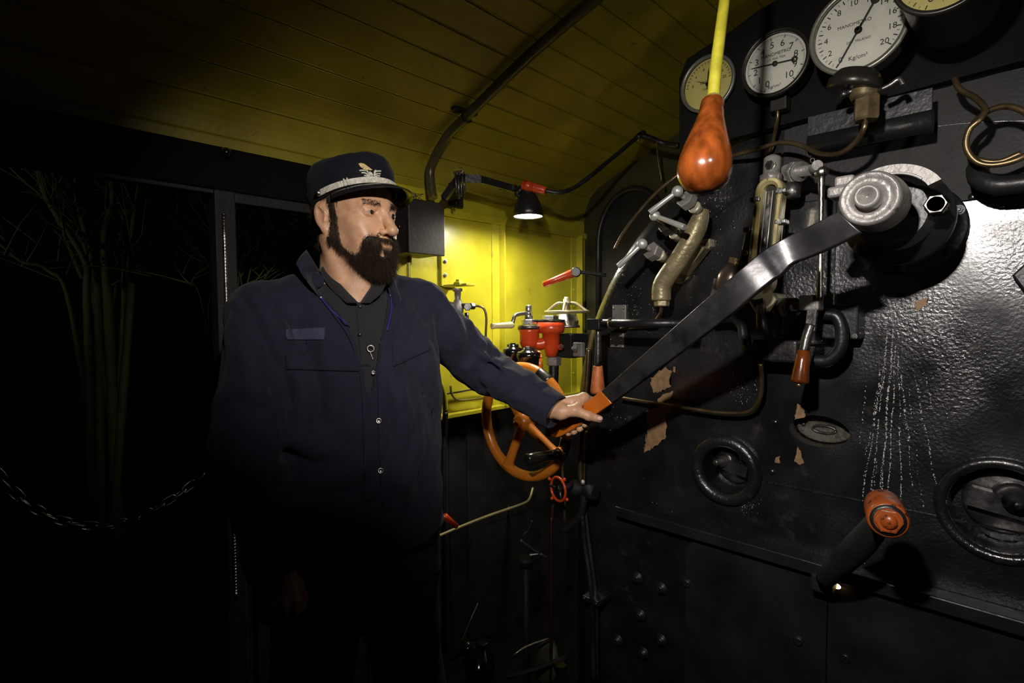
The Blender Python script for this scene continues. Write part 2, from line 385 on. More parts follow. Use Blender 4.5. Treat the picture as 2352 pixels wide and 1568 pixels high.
# ================================================================== CHAIN across the doorway
m = None
def chain():
    Pp = [(-40, 1040), (0, 1095), (60, 1155), (130, 1192), (200, 1207), (260, 1205), (320, 1185), (370, 1160), (430, 1120), (485, 1070)]
    Q = [W(px, py, XW+.02) for px, py in Pp]; C = crom(Q, 10); f, L = resamp(C, 0)
    mid = min(C, key=lambda p: p.z); t = thing('safety_chain', mid, 'dim steel chain hanging slack across the open cab doorway', 'chain')
    n = int(L/.029); 
    for k in range(n):
        p = f(k*.029); q = f(k*.029+.01); d = (q-p).normalized(); side = Vector((1, 0, 0)) if k % 2 else d.cross(Vector((1, 0, 0))).normalized()
        pts = []
        for j in range(16):
            a = 2*PI*j/16; cx = math.cos(a); sy = math.sin(a); pts.append(p+d*(cx*.009+(.010 if cx > 0.01 else -.010 if cx < -.01 else 0))+side*sy*.0095)
        m = MB(); pts.append(pts[0]); m.tube(pts, .0026, 6, 0, False); m.build('link', DSTEEL, t)
chain()
# ================================================================== BOILER BACKHEAD
CX, CZ, RB = -.20, 1.08, .875
def outline(ins, ztop=None, n=48, zb=.02):
    r = RB-ins; P = [(CX-r, zb)]
    P += [(CX-r*math.cos(PI*k/n), CZ+r*math.sin(PI*k/n)) for k in range(n+1)]
    P.append((CX+r, zb)); return P
def ell(c, a, b, n=28): return [(c[0]+a*math.cos(2*PI*k/n), c[1]+b*math.sin(2*PI*k/n)) for k in range(n)]
bk = thing('boiler_backhead', (CX, YB, 0), 'black painted round-topped boiler end plate filling the right of the cab', 'boiler')
hA = B(1667, 1078); hB = B(2300, 1172); hO = B(1880, 990)
holes = [ell((hA.x, hA.z), .062, .062), ell((hB.x, hB.z), .082, .082), ell((hO.x, hO.z), .064, .037)]
m = MB(); FL = .055
loops = m.holed(outline(FL), holes, YB)
prev = loops[0]
for k in range(1, 7):
    a = k/6*PI/2; o_ = outline(FL*(1-math.sin(a))); y = YB+FL*(1-math.cos(a))
    cur = [m.b.verts.new((p[0], y, p[1])) for p in o_]; m.skin(prev, cur); prev = cur
cur = [m.b.verts.new((p[0], YF-.012, p[1])) for p in outline(0)]; m.skin(prev, cur)
for lp in loops[1:]:
    c2 = [m.b.verts.new(v.co+Vector((0, .075, 0))) for v in lp]; m.skin(lp, c2, False); m.b.faces.new(c2)
m.build('shell', BOIL, bk)
# inner raised plate seam and panel seams (real laps)
m = MB(); P = [Vector((CX-(RB-.15)*math.cos(a), YB-.001, CZ+(RB-.15)*math.sin(a))) for a in np.linspace(.35, PI-.3, 60)]
m.tube(P, .0022, 6, 0); m.build('lap_seam', BOIL, bk)
def lap(a, b, th=.003, name='lap_seam'):
    m = MB(); m.beam(a, b, (0, 0, 1) if abs((Vector(b)-Vector(a)).z) < .1 else (1, 0, 0), .0035, th); m.build(name, BOIL, bk)
z = B(1960, 1147).z; lap((B(1757, 1105).x, YB-.001, z), (.25, YB-.001, z))
a = B(1765, 930); lap((a.x, YB-.001, a.z), (a.x, YB-.001, z))
a = B(1352, 1032); c = B(1485, 1048); lap((a.x, YB-.001, a.z), (c.x, YB-.001, a.z))
z = B(2150, 470).z
P = [Vector((CX+(RB-FL-.004)*math.cos(a), YB-.0025, CZ+(RB-FL-.004)*math.sin(a))) for a in np.linspace(math.asin((z-CZ)/(RB-FL)), math.acos((B(1800, 400).x-CX)/(RB-FL)), 40)]+[Vector((B(1800, 400).x, YB-.0025, z))]
m = MB(); m.prism(P, (0, .0025, 0)); m.build('upper_plate', mat('matte_boiler_black', (.020, .019, .018), .62, var=.35, vscale=9, bump=.3, bscale=150, spec=.3), bk)
lap((B(2150, 470).x, YB-.001, z), (.3, YB-.001, z))
# hole rims
m = MB(); m.torus((hA.x, YB-.004, hA.z), (0, 1, 0), .077, .017, 48, 10); m.build('washout_rim', BOIL, bk)
m = MB(); m.torus((hB.x, YB-.002, hB.z), (0, 1, 0), .094, .011, 48, 8); m.build('washout_rim', BOIL, bk)
# plates below ledge
zl = .85
m = MB(); xa = B(1415, 1170, 1.36).x
m.box((xa, 1.352, zl-.03), (.62, YB, zl), .003); m.build('ledge_bar', BLK, bk)
def rplate(x0, x1, z0, z1, y, r, name='cover_plate', mt=BLK):
    P = []
    for cx_, cz_, a0 in ((x1-r, z1-r, 0), (x0+r, z1-r, 90), (x0+r, z0+r, 180), (x1-r, z0+r, 270)):
        for k in range(7): a = R(a0+15*k); P.append(Vector((cx_+r*math.cos(a), y, cz_+r*math.sin(a))))
    m = MB(); m.prism(P, (0, YB-y, 0), 0); return m.build(name, mt, bk)
x0 = B(1575, 1250, 1.385).x; x1 = B(1900, 1340, 1.385).x
rplate(x0, x1, .35, B(1620, 1252, 1.385).z, 1.385, .03)
rplate(x1+.004, .5, .35, B(1620, 1252, 1.385).z, 1.382, .005)
for px, py in ((1463, 1327), (1518, 1351), (1580, 1337), (1470, 1412), (1418, 1470), (1477, 1500), (1518, 1470), (1835, 1468), (1943, 1508)):
    c = B(px, py, 1.39); m = MB(); m.lathe((c.x, 1.395, c.z), (0, -1, 0), [(0, .019), (.004, .019), (.007, .016), (.007, .012), (.016, .011), (.018, .008)], 18); m.build('stay_nut', BLK, bk)
for px, py, r in ((1780, 970, .008), (1773, 1083, .008), (1746, 1096, .008), (2170, 1155, .010), (1740, 815, .006), (2235, 452, .009), (1505, 700, .005), (1432, 632, .005), (1865, 510, .006), (1680, 360, .006), (2300, 475, .006)):
    c = B(px, py); m = MB(); m.sph((c.x, YB, c.z), r, 14, (1, .6, 1)); m.build('rivet', BOIL, bk)
# flaked paint patches: irregular thin chips of bare primer
PRIM = mat('bare_brown_primer', (.26, .155, .075), .6, var=.25, vscale=60, bump=.3)
def flake(poly, y=YB-.0012, amp=.004, seed=1):
    rnd = random.Random(seed); P = [B(*p, YB) for p in poly]; Q = []
    for i in range(len(P)):
        a, b = P[i], P[(i+1) % len(P)]; n = max(2, int((b-a).length/.004))
        for k in range(n):
            q = a.lerp(b, k/n); Q.append(Vector((q.x+rnd.uniform(-amp, amp), y, q.z+rnd.uniform(-amp, amp))))
    m = MB(); vs = [m.b.verts.new(q) for q in Q]; f = m.b.faces.new(vs); bmesh.ops.triangulate(m.b, faces=[f]); m.build('bare_patch', PRIM, bk)
flake([(1497, 868), (1512, 852), (1530, 842), (1543, 852), (1538, 872), (1542, 888), (1530, 892), (1516, 900), (1502, 902), (1494, 885)], seed=1, amp=.0025)
flake([(1523, 905), (1545, 898), (1545, 948), (1531, 955), (1530, 1002), (1512, 1022), (1478, 1040), (1488, 985), (1484, 942), (1510, 936), (1508, 922)], seed=2, amp=.0025)
flake([(1547, 842), (1553, 842), (1551, 855), (1546, 853)], seed=3, amp=.001)
flake([(1833, 1022), (1840, 1040), (1846, 1062), (1838, 1068), (1824, 1058), (1829, 1040)], seed=4, amp=.0015)
flake([(1783, 1050), (1792, 1048), (1791, 1062), (1780, 1062)], seed=5, amp=.0015)
flake([(2098, 702), (2112, 690), (2132, 682), (2128, 700), (2108, 712)], seed=6, amp=.0015)
flake([(1832, 925), (1848, 935), (1850, 955), (1835, 960), (1825, 965)], seed=7, amp=.002)
# lime streaks: strings of dried droplets
WHT = mat('dried_lime', (.55, .54, .52), .45, var=.2, bump=0)
m = MB(); rnd = random.Random(5)
for a, b_, dn in [((2022, 850), (1995, 1030), 1), ((2035, 800), (1980, 1150), 1.2), ((2040, 760), (2000, 1145), 1.4), ((2048, 780), (2025, 1140), 1.5), ((2053, 760), (2022, 1130), 1.3), ((2058, 790), (2040, 1135), 1.5),
                 ((2064, 800), (2070, 1165), 1), ((2066, 830), (2096, 1115), .7), ((2098, 850), (2152, 1120), 1), ((2122, 850), (2142, 938), .7), ((2030, 870), (2012, 950), 1), ((2070, 860), (2090, 1030), .7), ((1990, 880), (1975, 1020), .5),
                 ((2015, 1060), (2003, 1140), .8), ((1990, 1010), (1985, 1100), .3), ((2150, 735), (2163, 775), .3), ((2080, 830), (2120, 1170), .3), ((1985, 1290), (1985, 1315), .3)]:
    A = B(*a); C = B(*b_); n = int((C-A).length/.0034*dn)
    for k in range(n):
        t = rnd.random(); q = A.lerp(C, t); wob = .0012*math.sin(t*14+a[0]); r = .0009*rnd.uniform(.6, 1.35)*(1.7 if rnd.random() < .04 else 1)
        m.sph((q.x+wob+rnd.gauss(0, .0006), YB, q.z), r, 6, (1, .6, rnd.choice((1, 1, 1.6))))
for cx_, cy_, sx_, sy_, n in ((1650, 450, 25, 35, 60), (1460, 690, 45, 60, 70), (1700, 880, 25, 35, 90), (1560, 640, 30, 60, 25), (1720, 1165, 22, 18, 40), (1420, 960, 30, 80, 30), (1620, 560, 40, 90, 30), (1500, 1180, 60, 60, 15), (2200, 760, 90, 60, 20)):
    for k in range(n):
        q = B(rnd.gauss(cx_, sx_*.6), rnd.gauss(cy_, sy_*.6)); m.sph((q.x, YB, q.z), .0008*rnd.uniform(.4, 1.2), 6, (1, .6, rnd.choice((1, 2.2))))
o = m.build('lime_droplets', WHT, bk); o['kind'] = 'stuff'
# plug in left washout hole
def plug(h, lab, sgn, rr):
    t = thing('washout_plug', (h.x, YB+.05, h.z), lab, 'plug')
    m = MB(); m.lathe((h.x-.012*sgn, YB+.07, h.z+.012), (-.15*sgn, -1, .05), [(0, .026*rr), (.035, .026*rr), (.04, .022*rr), (.042, .016*rr), (.060, .015*rr), (.062, .009*rr), (.082, .008*rr), (.084, .004)], 20); m.build('stud', DSTEEL, t)
    m = MB(); m.beam((h.x-.04*rr, YB+.035, h.z+.012), (h.x+.045*rr, YB+.035, h.z-.004), (0, 0, 1), .03*rr, .022); m.build('clamp_bar', DSTEEL, t)
    m = MB(); m.lathe((h.x, YB+.072, h.z), (0, -1, 0), [(0, .05*rr), (.01, .05*rr), (.012, .045*rr), (.012, .0)], 24, False); m.build('cover', DSTEEL, t)
plug(hA, 'steel washout plug and clamp recessed in the round hole below the copper pipe', 1, 1)
plug(hB, 'rusty washout plug and clamp recessed in the round hole at right edge', -1, 1.3)
t = thing('oval_plate', (hO.x, YB+.06, hO.z), 'worn oval cast plate recessed in the oval opening', 'plate')
m = MB(); m.lathe((hO.x, YB+.062, hO.z), (0, -1, 0), [(0, .064), (.012, .062), (.014, .056), (.010, .05), (.010, .0)], 40, False, sx=.57, rot=0)
m.build('casting', mat('oval_iron', (.075, .066, .05), .6, .3, var=.6, vscale=60, bump=.9, bscale=90), t)
m = MB(); m.tube([(hO.x+.025*math.cos(a), YB+.05, hO.z-.004+.009*math.sin(a)) for a in np.linspace(0, 2*PI, 20)], .003, 8, 0); m.build('slot_rim', DSTEEL, t)
for s in (-1, 1):
    m = MB(); m.sph((hO.x+s*.047, YB+.052, hO.z+.003), .006, 12, (1, .6, 1)); m.build('rivet', DSTEEL, t)
# ================================================================== copper pipes
def pipe(name, pts, r, mt, lab, cat='pipe', n=10, group=None):
    P = [B(*p) for p in pts]; m = MB(); m.tube(P, r, 12, n); return tag(m.build(name, mt), lab, cat, group)
pipe('copper_pipe', [(1412, 572, 1.37), (1432, 535, 1.37), (1465, 490, 1.37), (1500, 450, 1.37), (1540, 415, 1.37), (1600, 375, 1.38), (1680, 357, 1.34), (1740, 342, 1.31), (1790, 328, 1.3), (1835, 332, 1.29), (1880, 352, 1.27), (1925, 353, 1.24), (1962, 330, 1.22), (1983, 298, 1.2), (1988, 275, 1.2)], .0052, COPPER, 'copper pipe curving from the large gauge down along the left boiler edge')
pipe('copper_pipe', [(1786, 235, 1.33), (1786, 270, 1.33), (1780, 305, 1.35), (1772, 340, 1.37), (1764, 352, 1.39)], .0042, COPPER, 'short thin copper pipe below the middle white gauge')
pipe('copper_pipe', [(1428, 914, 1.36), (1500, 925, 1.355), (1585, 938, 1.35), (1660, 948, 1.35), (1720, 945, 1.35), (1745, 915, 1.34), (1750, 870, 1.33), (1747, 835, 1.31)], .0052, COPPER, 'copper pipe crossing the bare paint patch, right of the gripping hand')
pipe('copper_pipe', [(1352, 800, 1.36), (1349, 860, 1.36), (1343, 930, 1.36), (1337, 1000, 1.36), (1333, 1060, 1.36), (1334, 1108, 1.36)], .008, COPPER, 'thick upright copper pipe just behind the gripping hand')
pipe('copper_pipe', [(1297, 1040, 1.33), (1292, 1075, 1.33), (1294, 1110, 1.33), (1297, 1160, 1.33), (1296, 1200, 1.33)], .0045, COPPER, 'thin upright pipe behind the small orange handwheel')
pipe('steel_pipe', [(1348, 990, 1.37), (1343, 1060, 1.37), (1341, 1120, 1.37)], .004, COPPER, 'thin pipe beside the thick upright copper pipe')
pipe('steel_pipe', [(1336, 1155, 1.33), (1342, 1240, 1.33), (1355, 1330, 1.33), (1360, 1400, 1.33), (1362, 1480, 1.33), (1364, 1560, 1.33)], .0065, DSTEEL, 'dark pipe running down below the small orange handwheel, left of its twin')
pipe('steel_pipe', [(1342, 1155, 1.36), (1352, 1240, 1.36), (1364, 1330, 1.36), (1370, 1400, 1.36), (1372, 1560, 1.36)], .0065, DSTEEL, 'dark pipe running down below the small orange handwheel, right of its twin')
pipe('coiled_pipe', [(2192, 180, 1.3), (2205, 205, 1.29), (2240, 225, 1.28), (2262, 250, 1.27), (2250, 275, 1.26), (2225, 300, 1.26), (2220, 340, 1.26), (2245, 372, 1.26), (2290, 378, 1.26), (2350, 360, 1.26), (2385, 320, 1.27), (2370, 270, 1.27), (2320, 245, 1.28), (2270, 255, 1.29), (2232, 290, 1.30), (2218, 330, 1.3), (2235, 362, 1.3), (2290, 372, 1.3), (2345, 352, 1.3)], .0052, COPPER, 'copper siphon pipe coiled in a loop at the upper right', n=12)
pipe('steam_pipe', [(2245, 385, 1.33), (2250, 410, 1.31), (2285, 425, 1.3), (2340, 422, 1.3), (2420, 410, 1.3)], .017, BLK, 'thick black bent pipe under the coiled copper pipe')
# pipe clamp at lower left of boiler
c = B(1362, 1376, 1.34); m = MB(); m.box((c.x-.03, 1.325, c.z-.008), (c.x+.03, 1.4, c.z+.008), .002)
m.sph((c.x-.022, 1.325, c.z), .005, 10); m.sph((c.x+.022, 1.325, c.z), .005, 10); tag(m.build('pipe_clamp', BLK), 'small black clamp holding the two dark pipes near the bottom', 'clamp')
# ================================================================== gauges
FACEW = mat('dial_white', (.62, .61, .60), .4, var=.06, vscale=25, col2=(.36, .34, .30), mask=(.55, .8), mscale=18, rvar=0)
FACEY = mat('dial_yellow_lit', (.52, .45, .17), .4, var=.08, vscale=25, rvar=0)  # cream face tinted yellower: yellow light on the dial put into the colour
INK = mat('dial_ink', (.01, .01, .01), .5, var=0)
def gauge(name, lab, px, py, y, Rg, face, a0, a1, nums, major, minor, needles, words, bezel, back=.05, numr=.66, nsz=.225):
    c = B(px, py, y); t = thing(name, (c.x, y, c.z-Rg), lab, 'gauge', 'round dial gauges above the boiler')
    X = Vector((1, 0, 0)); Z = Vector((0, 0, 1))
    m = MB(); m.lathe((c.x, y+back, c.z), (0, -1, 0), [(0, Rg*.9), (.004, Rg*1.02), (back-.004, Rg*1.04), (back+.002, Rg*1.12), (back+.009, Rg*1.13), (back+.012, Rg*1.09), (back+.010, Rg*1.0), (back+.004, Rg*.99)], 56, False); m.build('case', bezel, t)
    m = MB(); m.lathe((c.x, y+.003, c.z), (0, -1, 0), [(0, Rg), (.003, Rg)], 56); m.build('dial', face, t)
    yf = y-.0008; m = MB()
    def pt(a, r): return Vector((c.x-math.sin(a)*r, yf, c.z-math.cos(a)*r))   # angle clockwise from straight down
    N = major*minor
    for k in range(N+1):
        a = R(a0+(a1-a0)*k/N); L_ = .10 if k % minor == 0 else .06 if minor % 2 == 0 and k % (minor//2) == 0 else .045
        wd = .012 if k % minor == 0 else .005
        p = pt(a, Rg*(.93-L_*1.0)); q = pt(a, Rg*.93); s_ = (q-p).cross(Vector((0, 1, 0))).normalized()*Rg*wd
        vs = [m.b.verts.new(v) for v in (p-s_, p+s_, q+s_, q-s_)]; m.b.faces.new(vs)
    for txt, fr in nums:
        a = R(a0+(a1-a0)*fr); textmesh(m, txt, pt(a, Rg*numr), X, Z, Rg*nsz*1.35)
    for txt, (ox, oz), sz in words: textmesh(m, txt, (c.x+ox*Rg, yf, c.z+oz*Rg), X, Z, Rg*sz)
    m.build('dial_markings', INK, t, fix=False)
    for ang, L1, L2, wd, ring in needles:
        yn = y-.004; m = MB(); a = R(ang); d = Vector((-math.sin(a), 0, -math.cos(a))); s_ = Vector((d.z, 0, -d.x)); cc = Vector((c.x, yn, c.z))
        m.prism([cc-s_*wd*Rg-d*L2*Rg, cc+s_*wd*Rg-d*L2*Rg, cc+s_*wd*.8*Rg+d*L1*.7*Rg, cc+d*L1*Rg, cc-s_*wd*.8*Rg+d*L1*.7*Rg], (0, .0008, 0))
        m.lathe(cc+Vector((0, .001, 0)), (0, -1, 0), [(0, Rg*.09), (.003, Rg*.08), (.004, Rg*.03)], 20)
        if ring: m.torus(cc-d*L2*Rg, (0, 1, 0), Rg*.075, Rg*.028, 20, 6)
        m.build('needle', INK, t)
    m = MB(); m.lathe((c.x, y-.0075, c.z), (0, -1, 0), [(0, Rg*.99), (.0015, Rg*.99)], 48); m.build('glass', GLASS, t)
    return t, c
DBZ = mat('dark_gauge_case', (.03, .028, .022), .35, .5, var=.4)
GBZ = mat('grey_gauge_case', (.16, .155, .13), .35, .5, var=.3)
n10 = [(str(k), k/10) for k in range(11)]
gauge('pressure_gauge', 'white dial numbered 0 to 10 with a nearly level needle', 1781, 147, 1.30, .0655, FACEW, 22, 318, n10, 10, 10,
      [(95, .86, .62, .022, True)], [('MANOMETRO', (0, .34), .15), ('C.F. ING. PISA', (.02, .18), .10), ('Kg/cm²', (-.02, -.74), .15)], DBZ)
n20 = [(str(k), k/20) for k in range(0, 21, 2)]
gauge('pressure_gauge', 'larger stained white dial numbered 0 to 20 with a slanting needle', 1972, 70, 1.22, .0745, FACEW, 32, 310, n20, 20, 2,
      [(30, .95, .72, .022, True), (205, .2, .1, .02, False)], [('MANOMETRO', (-.1, .2), .12), ('OFF. MILANO', (.0, -.25), .09), ('Kg/cm²', (0, -.66), .15)], GBZ, numr=.74, nsz=.15)
gauge('speed_gauge', 'cream dial, yellow light put into its face colour, half hidden behind the yellow rod of the brown pull', 1627, 194, 1.35, .063, FACEY, 95, 265, [('0', .02), ('4', .2), ('8', .4), ('12', .62), ('16', .82), ('20', .97)], 20, 2,
      [(183, .62, .2, .03, False), (118, .6, .15, .01, False)], [('CHILOM.', (0, .12), .17), ('OFF. MILANO', (.1, -.16), .11)], GBZ, numr=.66, nsz=.12, back=.04)
gauge('pressure_gauge', 'deep dark-cased dial cut off by the top edge at right', 2172, -70, 1.10, .062, FACEY, 25, 335, [(str(k), k/16) for k in range(0, 17, 4)], 16, 2,
      [(2, .8, .2, .03, False)], [('Kg/cm²', (0, -.55), .15)], DBZ, back=.16)
# gauge fittings
c = B(1990, 250, 1.2); t = thing('gauge_cock', (c.x, 1.2, c.z), 'grimy brass three-way cock hanging under the larger white dial', 'valve')
m = MB(); m.hexn(c, (0, 0, 1), .022, .045, .3); DB = mat('dirty_brass', (.13, .095, .045), .5, .5, var=.5, vscale=40, bump=.3); m.build('union_nut', DB, t)
m = MB(); p = B(1985, 205, 1.2); m.lathe(p-Vector((0, 0, .02)), (0, 0, 1), [(0, .02), (.01, .024), (.02, .022), (.03, .026), (.04, .026)], 20); m.build('body', DB, t)
m = MB(); p = B(1975, 180, 1.2); m.lathe(p-Vector((.012, 0, .02)), (.25, 0, 1), [(0, .042), (.006, .046), (.018, .046), (.022, .04), (.026, .04), (.034, .034)], 28); m.build('flange', DBZ, t)
m = MB(); m.tube([B(1940, 215, 1.19), B(1965, 207, 1.19)], .005, 8, 0); m.sph(B(1938, 216, 1.19), .007, 10); m.build('tap_handle', DSTEEL, t)
m = MB(); m.tube([B(2025, 205, 1.19), B(2045, 195, 1.19), B(2065, 182, 1.19), B(2075, 195, 1.19)], .005, 8); m.build('tap_handle', DSTEEL, t)
c = B(1790, 235, 1.33); m = MB(); m.box((c.x-.018, 1.32, c.z-.02), (c.x+.018, 1.35, c.z+.02), .003); m.cyl(c, c+Vector((0, 0, .03)), .009)
tag(m.build('gauge_union', DBZ), 'small dark union block under the middle white dial', 'fitting')
# gauge board and shelf beam
m = MB(); a = B(1690, 300, 1.385); 
BP = [B(px, py, 1.36) for px, py in ((1562, 400), (1560, 180), (1578, 135), (1620, 108), (1680, 70), (1740, 25), (1830, -25), (1950, -70))]+[Vector((.6, 1.36, 2.38)), Vector((.6, 1.36, 1.90)), Vector((B(1562, 400, 1.36).x+.05, 1.36, 1.86))]  # curved left and top edge puts the dials' cast shadow into the board's shape
m.prism(BP, (0, .025, 0)); tag(m.build('gauge_board', mat('board_black', (.003, .003, .003), .75, bump=.3, spec=.15)), 'dark steel board behind the dials over the boiler, curved edge shaped as their shadow', 'board')
t = thing('shelf_bracket', B(2000, 340, 1.33), 'black folded steel bracket below the larger dial, with round lower edge', 'bracket')
a = B(1855, 290, 1.3); b_ = B(2143, 200, 1.3); zt = a.z; zb = B(2143, 292, 1.3).z
m = MB(); m.box((a.x, 1.30, zb+.02), (b_.x, 1.305, zt+.02), .001); m.build('web', BLK, t)
m = MB(); m.cyl((a.x, 1.315, zb+.018), (b_.x, 1.315, zb+.018), .022, n=24); m.build('rolled_edge', BLK, t)
# ================================================================== regulator stuffing box, lever
bc = B(1990, 450, .95); BX, BZ = bc.x, bc.z
t = thing('regulator_gland', (BX, YB, BZ), 'dark regulator gland standing out from the boiler behind the long lever', 'valve')
m = MB(); m.lathe((BX, YB, BZ), (0, -1, 0), [(0, .092), (.02, .092), (.024, .088), (.026, .074), (.10, .068), (.16, .075), (.165, .085), (.20, .085), (.205, .06), (.27, .055)], 44); m.build('housing', BLK, t)
for k in range(6):
    a = R(20+60*k); m = MB(); m.bolt((BX+.081*math.cos(a), YB-.024, BZ+.081*math.sin(a)), (0, -1, 0), .007); m.build('stud_nut', BLK, t)
m = MB(); c = Vector((BX+.066, 1.17, BZ+.002)); m.cyl(c, c+Vector((0, -.06, 0)), .012); m.hexn(c+Vector((0, -.05, 0)), (0, -1, 0), .017, .02); m.build('gland_stud', DSTEEL, t)
m = MB(); c = Vector((BX-.07, 1.17, BZ-.02)); m.cyl(c, c+Vector((0, -.06, 0)), .012); m.hexn(c+Vector((0, -.05, 0)), (0, -1, 0), .017, .02); m.build('gland_stud', DSTEEL, t)
# quadrant
m = MB(); A = []
for k in range(31):
    a = R(155-k*128/30); A.append(a)
yq = 1.07; r0, r1 = .056, .074
P = [Vector((BX+.010+r1*math.cos(a), yq, BZ+.004+r1*.86*math.sin(a))) for a in A]+[Vector((BX+.010+r0*math.cos(a), yq, BZ+.004+r0*.86*math.sin(a))) for a in A[::-1]]
m.prism(P, (0, .035, 0)); m.build('quadrant', GREY, t)
m = MB()
for k in range(46):
    a = R(130-k*1.9); m.sph((BX+.010+(r0+.001)*math.cos(a), yq-.001, BZ+.004+(r0+.001)*.86*math.sin(a)), .0022, 6)
m.build('toothed_edge', CHROME, t)
for px, py in ((1945, 420), (1928, 444)):
    c = B(px, py, 1.03); m = MB(); m.box(c-Vector((.014, .02, .009)), c+Vector((.014, .02, .009)), .004); m.build('lug', GREY, t)
# lever
ST = [((1925, 485), (1982, 536), .975), ((1877, 509), (1912, 570), .982), ((1835, 530), (1860, 592), .990), ((1800, 547), (1822, 608), .990), ((1760, 570), (1800, 630), .981), ((1731, 592), (1778, 645), .972), ((1690, 628), (1731, 682), .964), ((1620, 688), (1668, 734), .970), ((1490, 803), (1529, 838), 1.02), ((1383, 897), (1409, 926), 1.06)]
SG = [((1383, 897), (1409, 926), 1.06), ((1342, 927), (1366, 955), 1.075), ((1300, 958), (1322, 984), 1.09), ((1272, 972), (1290, 1002), 1.10), ((1262, 982), (1270, 1004), 1.103)]
lv = thing('regulator_lever', (BX, .97, BZ), 'long flat steel regulator lever with orange end held by the man', 'lever')
def leverbody(ST, th, name, mt, grow=0):
    m = MB(); ra, rb, rc, rd = [], [], [], []
    for a, b_, y in ST:
        p = B(*a, y); q = B(*b_, y); e = (p-q).normalized()*grow; p = p+e; q = q-e; h = Vector((0, th/2, 0)); k = (p-q)*.04
        ra.append(p-h-k); rb.append(q-h+k); rc.append(q+h); rd.append(p+h)
    n = len(ST); rows = [[x[i] for x in (ra, rb, rc, rd)] for i in range(n)]
    V = [[m.b.verts.new(v) for v in r] for r in rows]
    for i in range(n-1): m.skin(V[i], V[i+1], False)
    m.b.faces.new(V[0][::-1]); m.b.faces.new(V[-1]); o = m.build(name, mt, lv)
    o.data.polygons.foreach_set('use_smooth', [True]*len(o.data.polygons)); o.data.set_sharp_from_angle(angle=R(35))
    md = o.modifiers.new('b', 'BEVEL'); md.width = .0018; md.segments = 2; return o
def fine(ST, k=4):
    out = []
    A = crom([Vector((*s[0], s[2])) for s in ST], k); C = crom([Vector((*s[1], s[2])) for s in ST], k)
    return [((a.x, a.y), (c.x, c.y), a.z) for a, c in zip(A, C)]
LEV = mat('lever_steel', (.10, .097, .10), .30, .75, var=.35, vscale=16, bump=.10, bscale=40, col2=(.03, .03, .035), mask=(.50, .66), mscale=11)
leverbody(fine(ST, 8), .013, 'bar', LEV); leverbody(fine(SG), .014, 'grip', ORG, .0005)
m = MB(); m.lathe((BX, 1.03, BZ), (0, -1, 0), [(0, .045), (.02, .045), (.03, .043), (.05, .042), (.056, .0415), (.062, .0395), (.064, .036), (.060, .031), (.060, .0188), (.078, .0180), (.082, .0165), (.083, .0118), (.0805, .0112), (.0805, .003), (.074, .0026), (.074, 0)], 48, False); m.build('hub', GREY, lv)
# ================================================================== water gauge glass
def PX(px, py, y): return B(px, py, y)
wy = 1.26; wt = B(1770, 425, wy); wb = B(1750, 618, wy)
t = thing('water_gauge', (wb.x, YB, wb.z-.1), 'upright glass water gauge in a pale brass frame, just above the lever', 'gauge')
def stad(c0, c1, r, n=12):
    ax = (c0-c1).normalized(); s_ = ax.cross(Vector((0, 1, 0))).normalized(); P = []
    for k in range(n+1): a = PI*k/n; P.append(c0+s_*math.cos(a)*r+ax*math.sin(a)*r)
    for k in range(n+1): a = PI+PI*k/n; P.append(c1+s_*math.cos(a)*r+ax*math.sin(a)*r)
    return P
c0 = B(1766, 437, wy); c1 = B(1743, 650, wy); r_o = .029
m = MB(); oo = stad(c0, c1, r_o); mi = stad(c0, c1, r_o*.72); ii = stad(c0, c1, r_o*.50); dv = Vector((0, .03, 0)); n = len(oo)
for f in (lambda: None,): pass
lev = [[p+Vector((0, .03, 0)) for p in oo], oo, [p+Vector((0, -.003, 0)) for p in stad(c0, c1, r_o*.93)], [p+Vector((0, -.003, 0)) for p in mi], [p+Vector((0, .006, 0)) for p in ii], [p+Vector((0, .02, 0)) for p in ii]]
V = [[m.b.verts.new(p) for p in L_] for L_ in lev]
for a, b_ in zip(V[:-1], V[1:]): m.skin(a, b_, False)
m.b.faces.new(V[0]); m.build('frame', mat('pale_brass', (.58, .49, .24), .34, .5, var=.2, vscale=30, bump=.2), t)
m = MB(); m.prism([p+Vector((0, .018, 0)) for p in ii], (0, .01, 0)); m.build('backing', mat('gauge_back', (.03, .028, .02), .25), t)
ax = (c0-c1).normalized(); m = MB(); m.cyl(c1-ax*.02+Vector((-.002, .012, 0)), c0+Vector((-.002, .012, 0)), .0055); m.build('glass_tube', mat('water_glass', (.20, .19, .18), .06, .3, var=.9, vscale=60, coat=1), t)
for dx in (.006, -.008):
    m = MB(); m.cyl(c1+Vector((dx, .008, 0)), c0+Vector((dx, .008, 0)), .0016); m.build('rib', CHROME, t)
for px, py in ((1738, 460), (1722, 528), (1717, 582), (1797, 440), (1796, 510)):
    c = B(px, py, wy+.01); m = MB(); m.box(c-Vector((.011, .015, .005)), c+Vector((.011, .015, .005)), .002); m.cyl(c-Vector((0, .018, 0)), c+Vector((0, .01, 0)), .006); m.build('clip', STEEL, t)
m = MB(); m.cyl(B(1790, 430, wy+.02), B(1787, 600, wy+.02), .006); m.build('side_rod', STEEL, t)
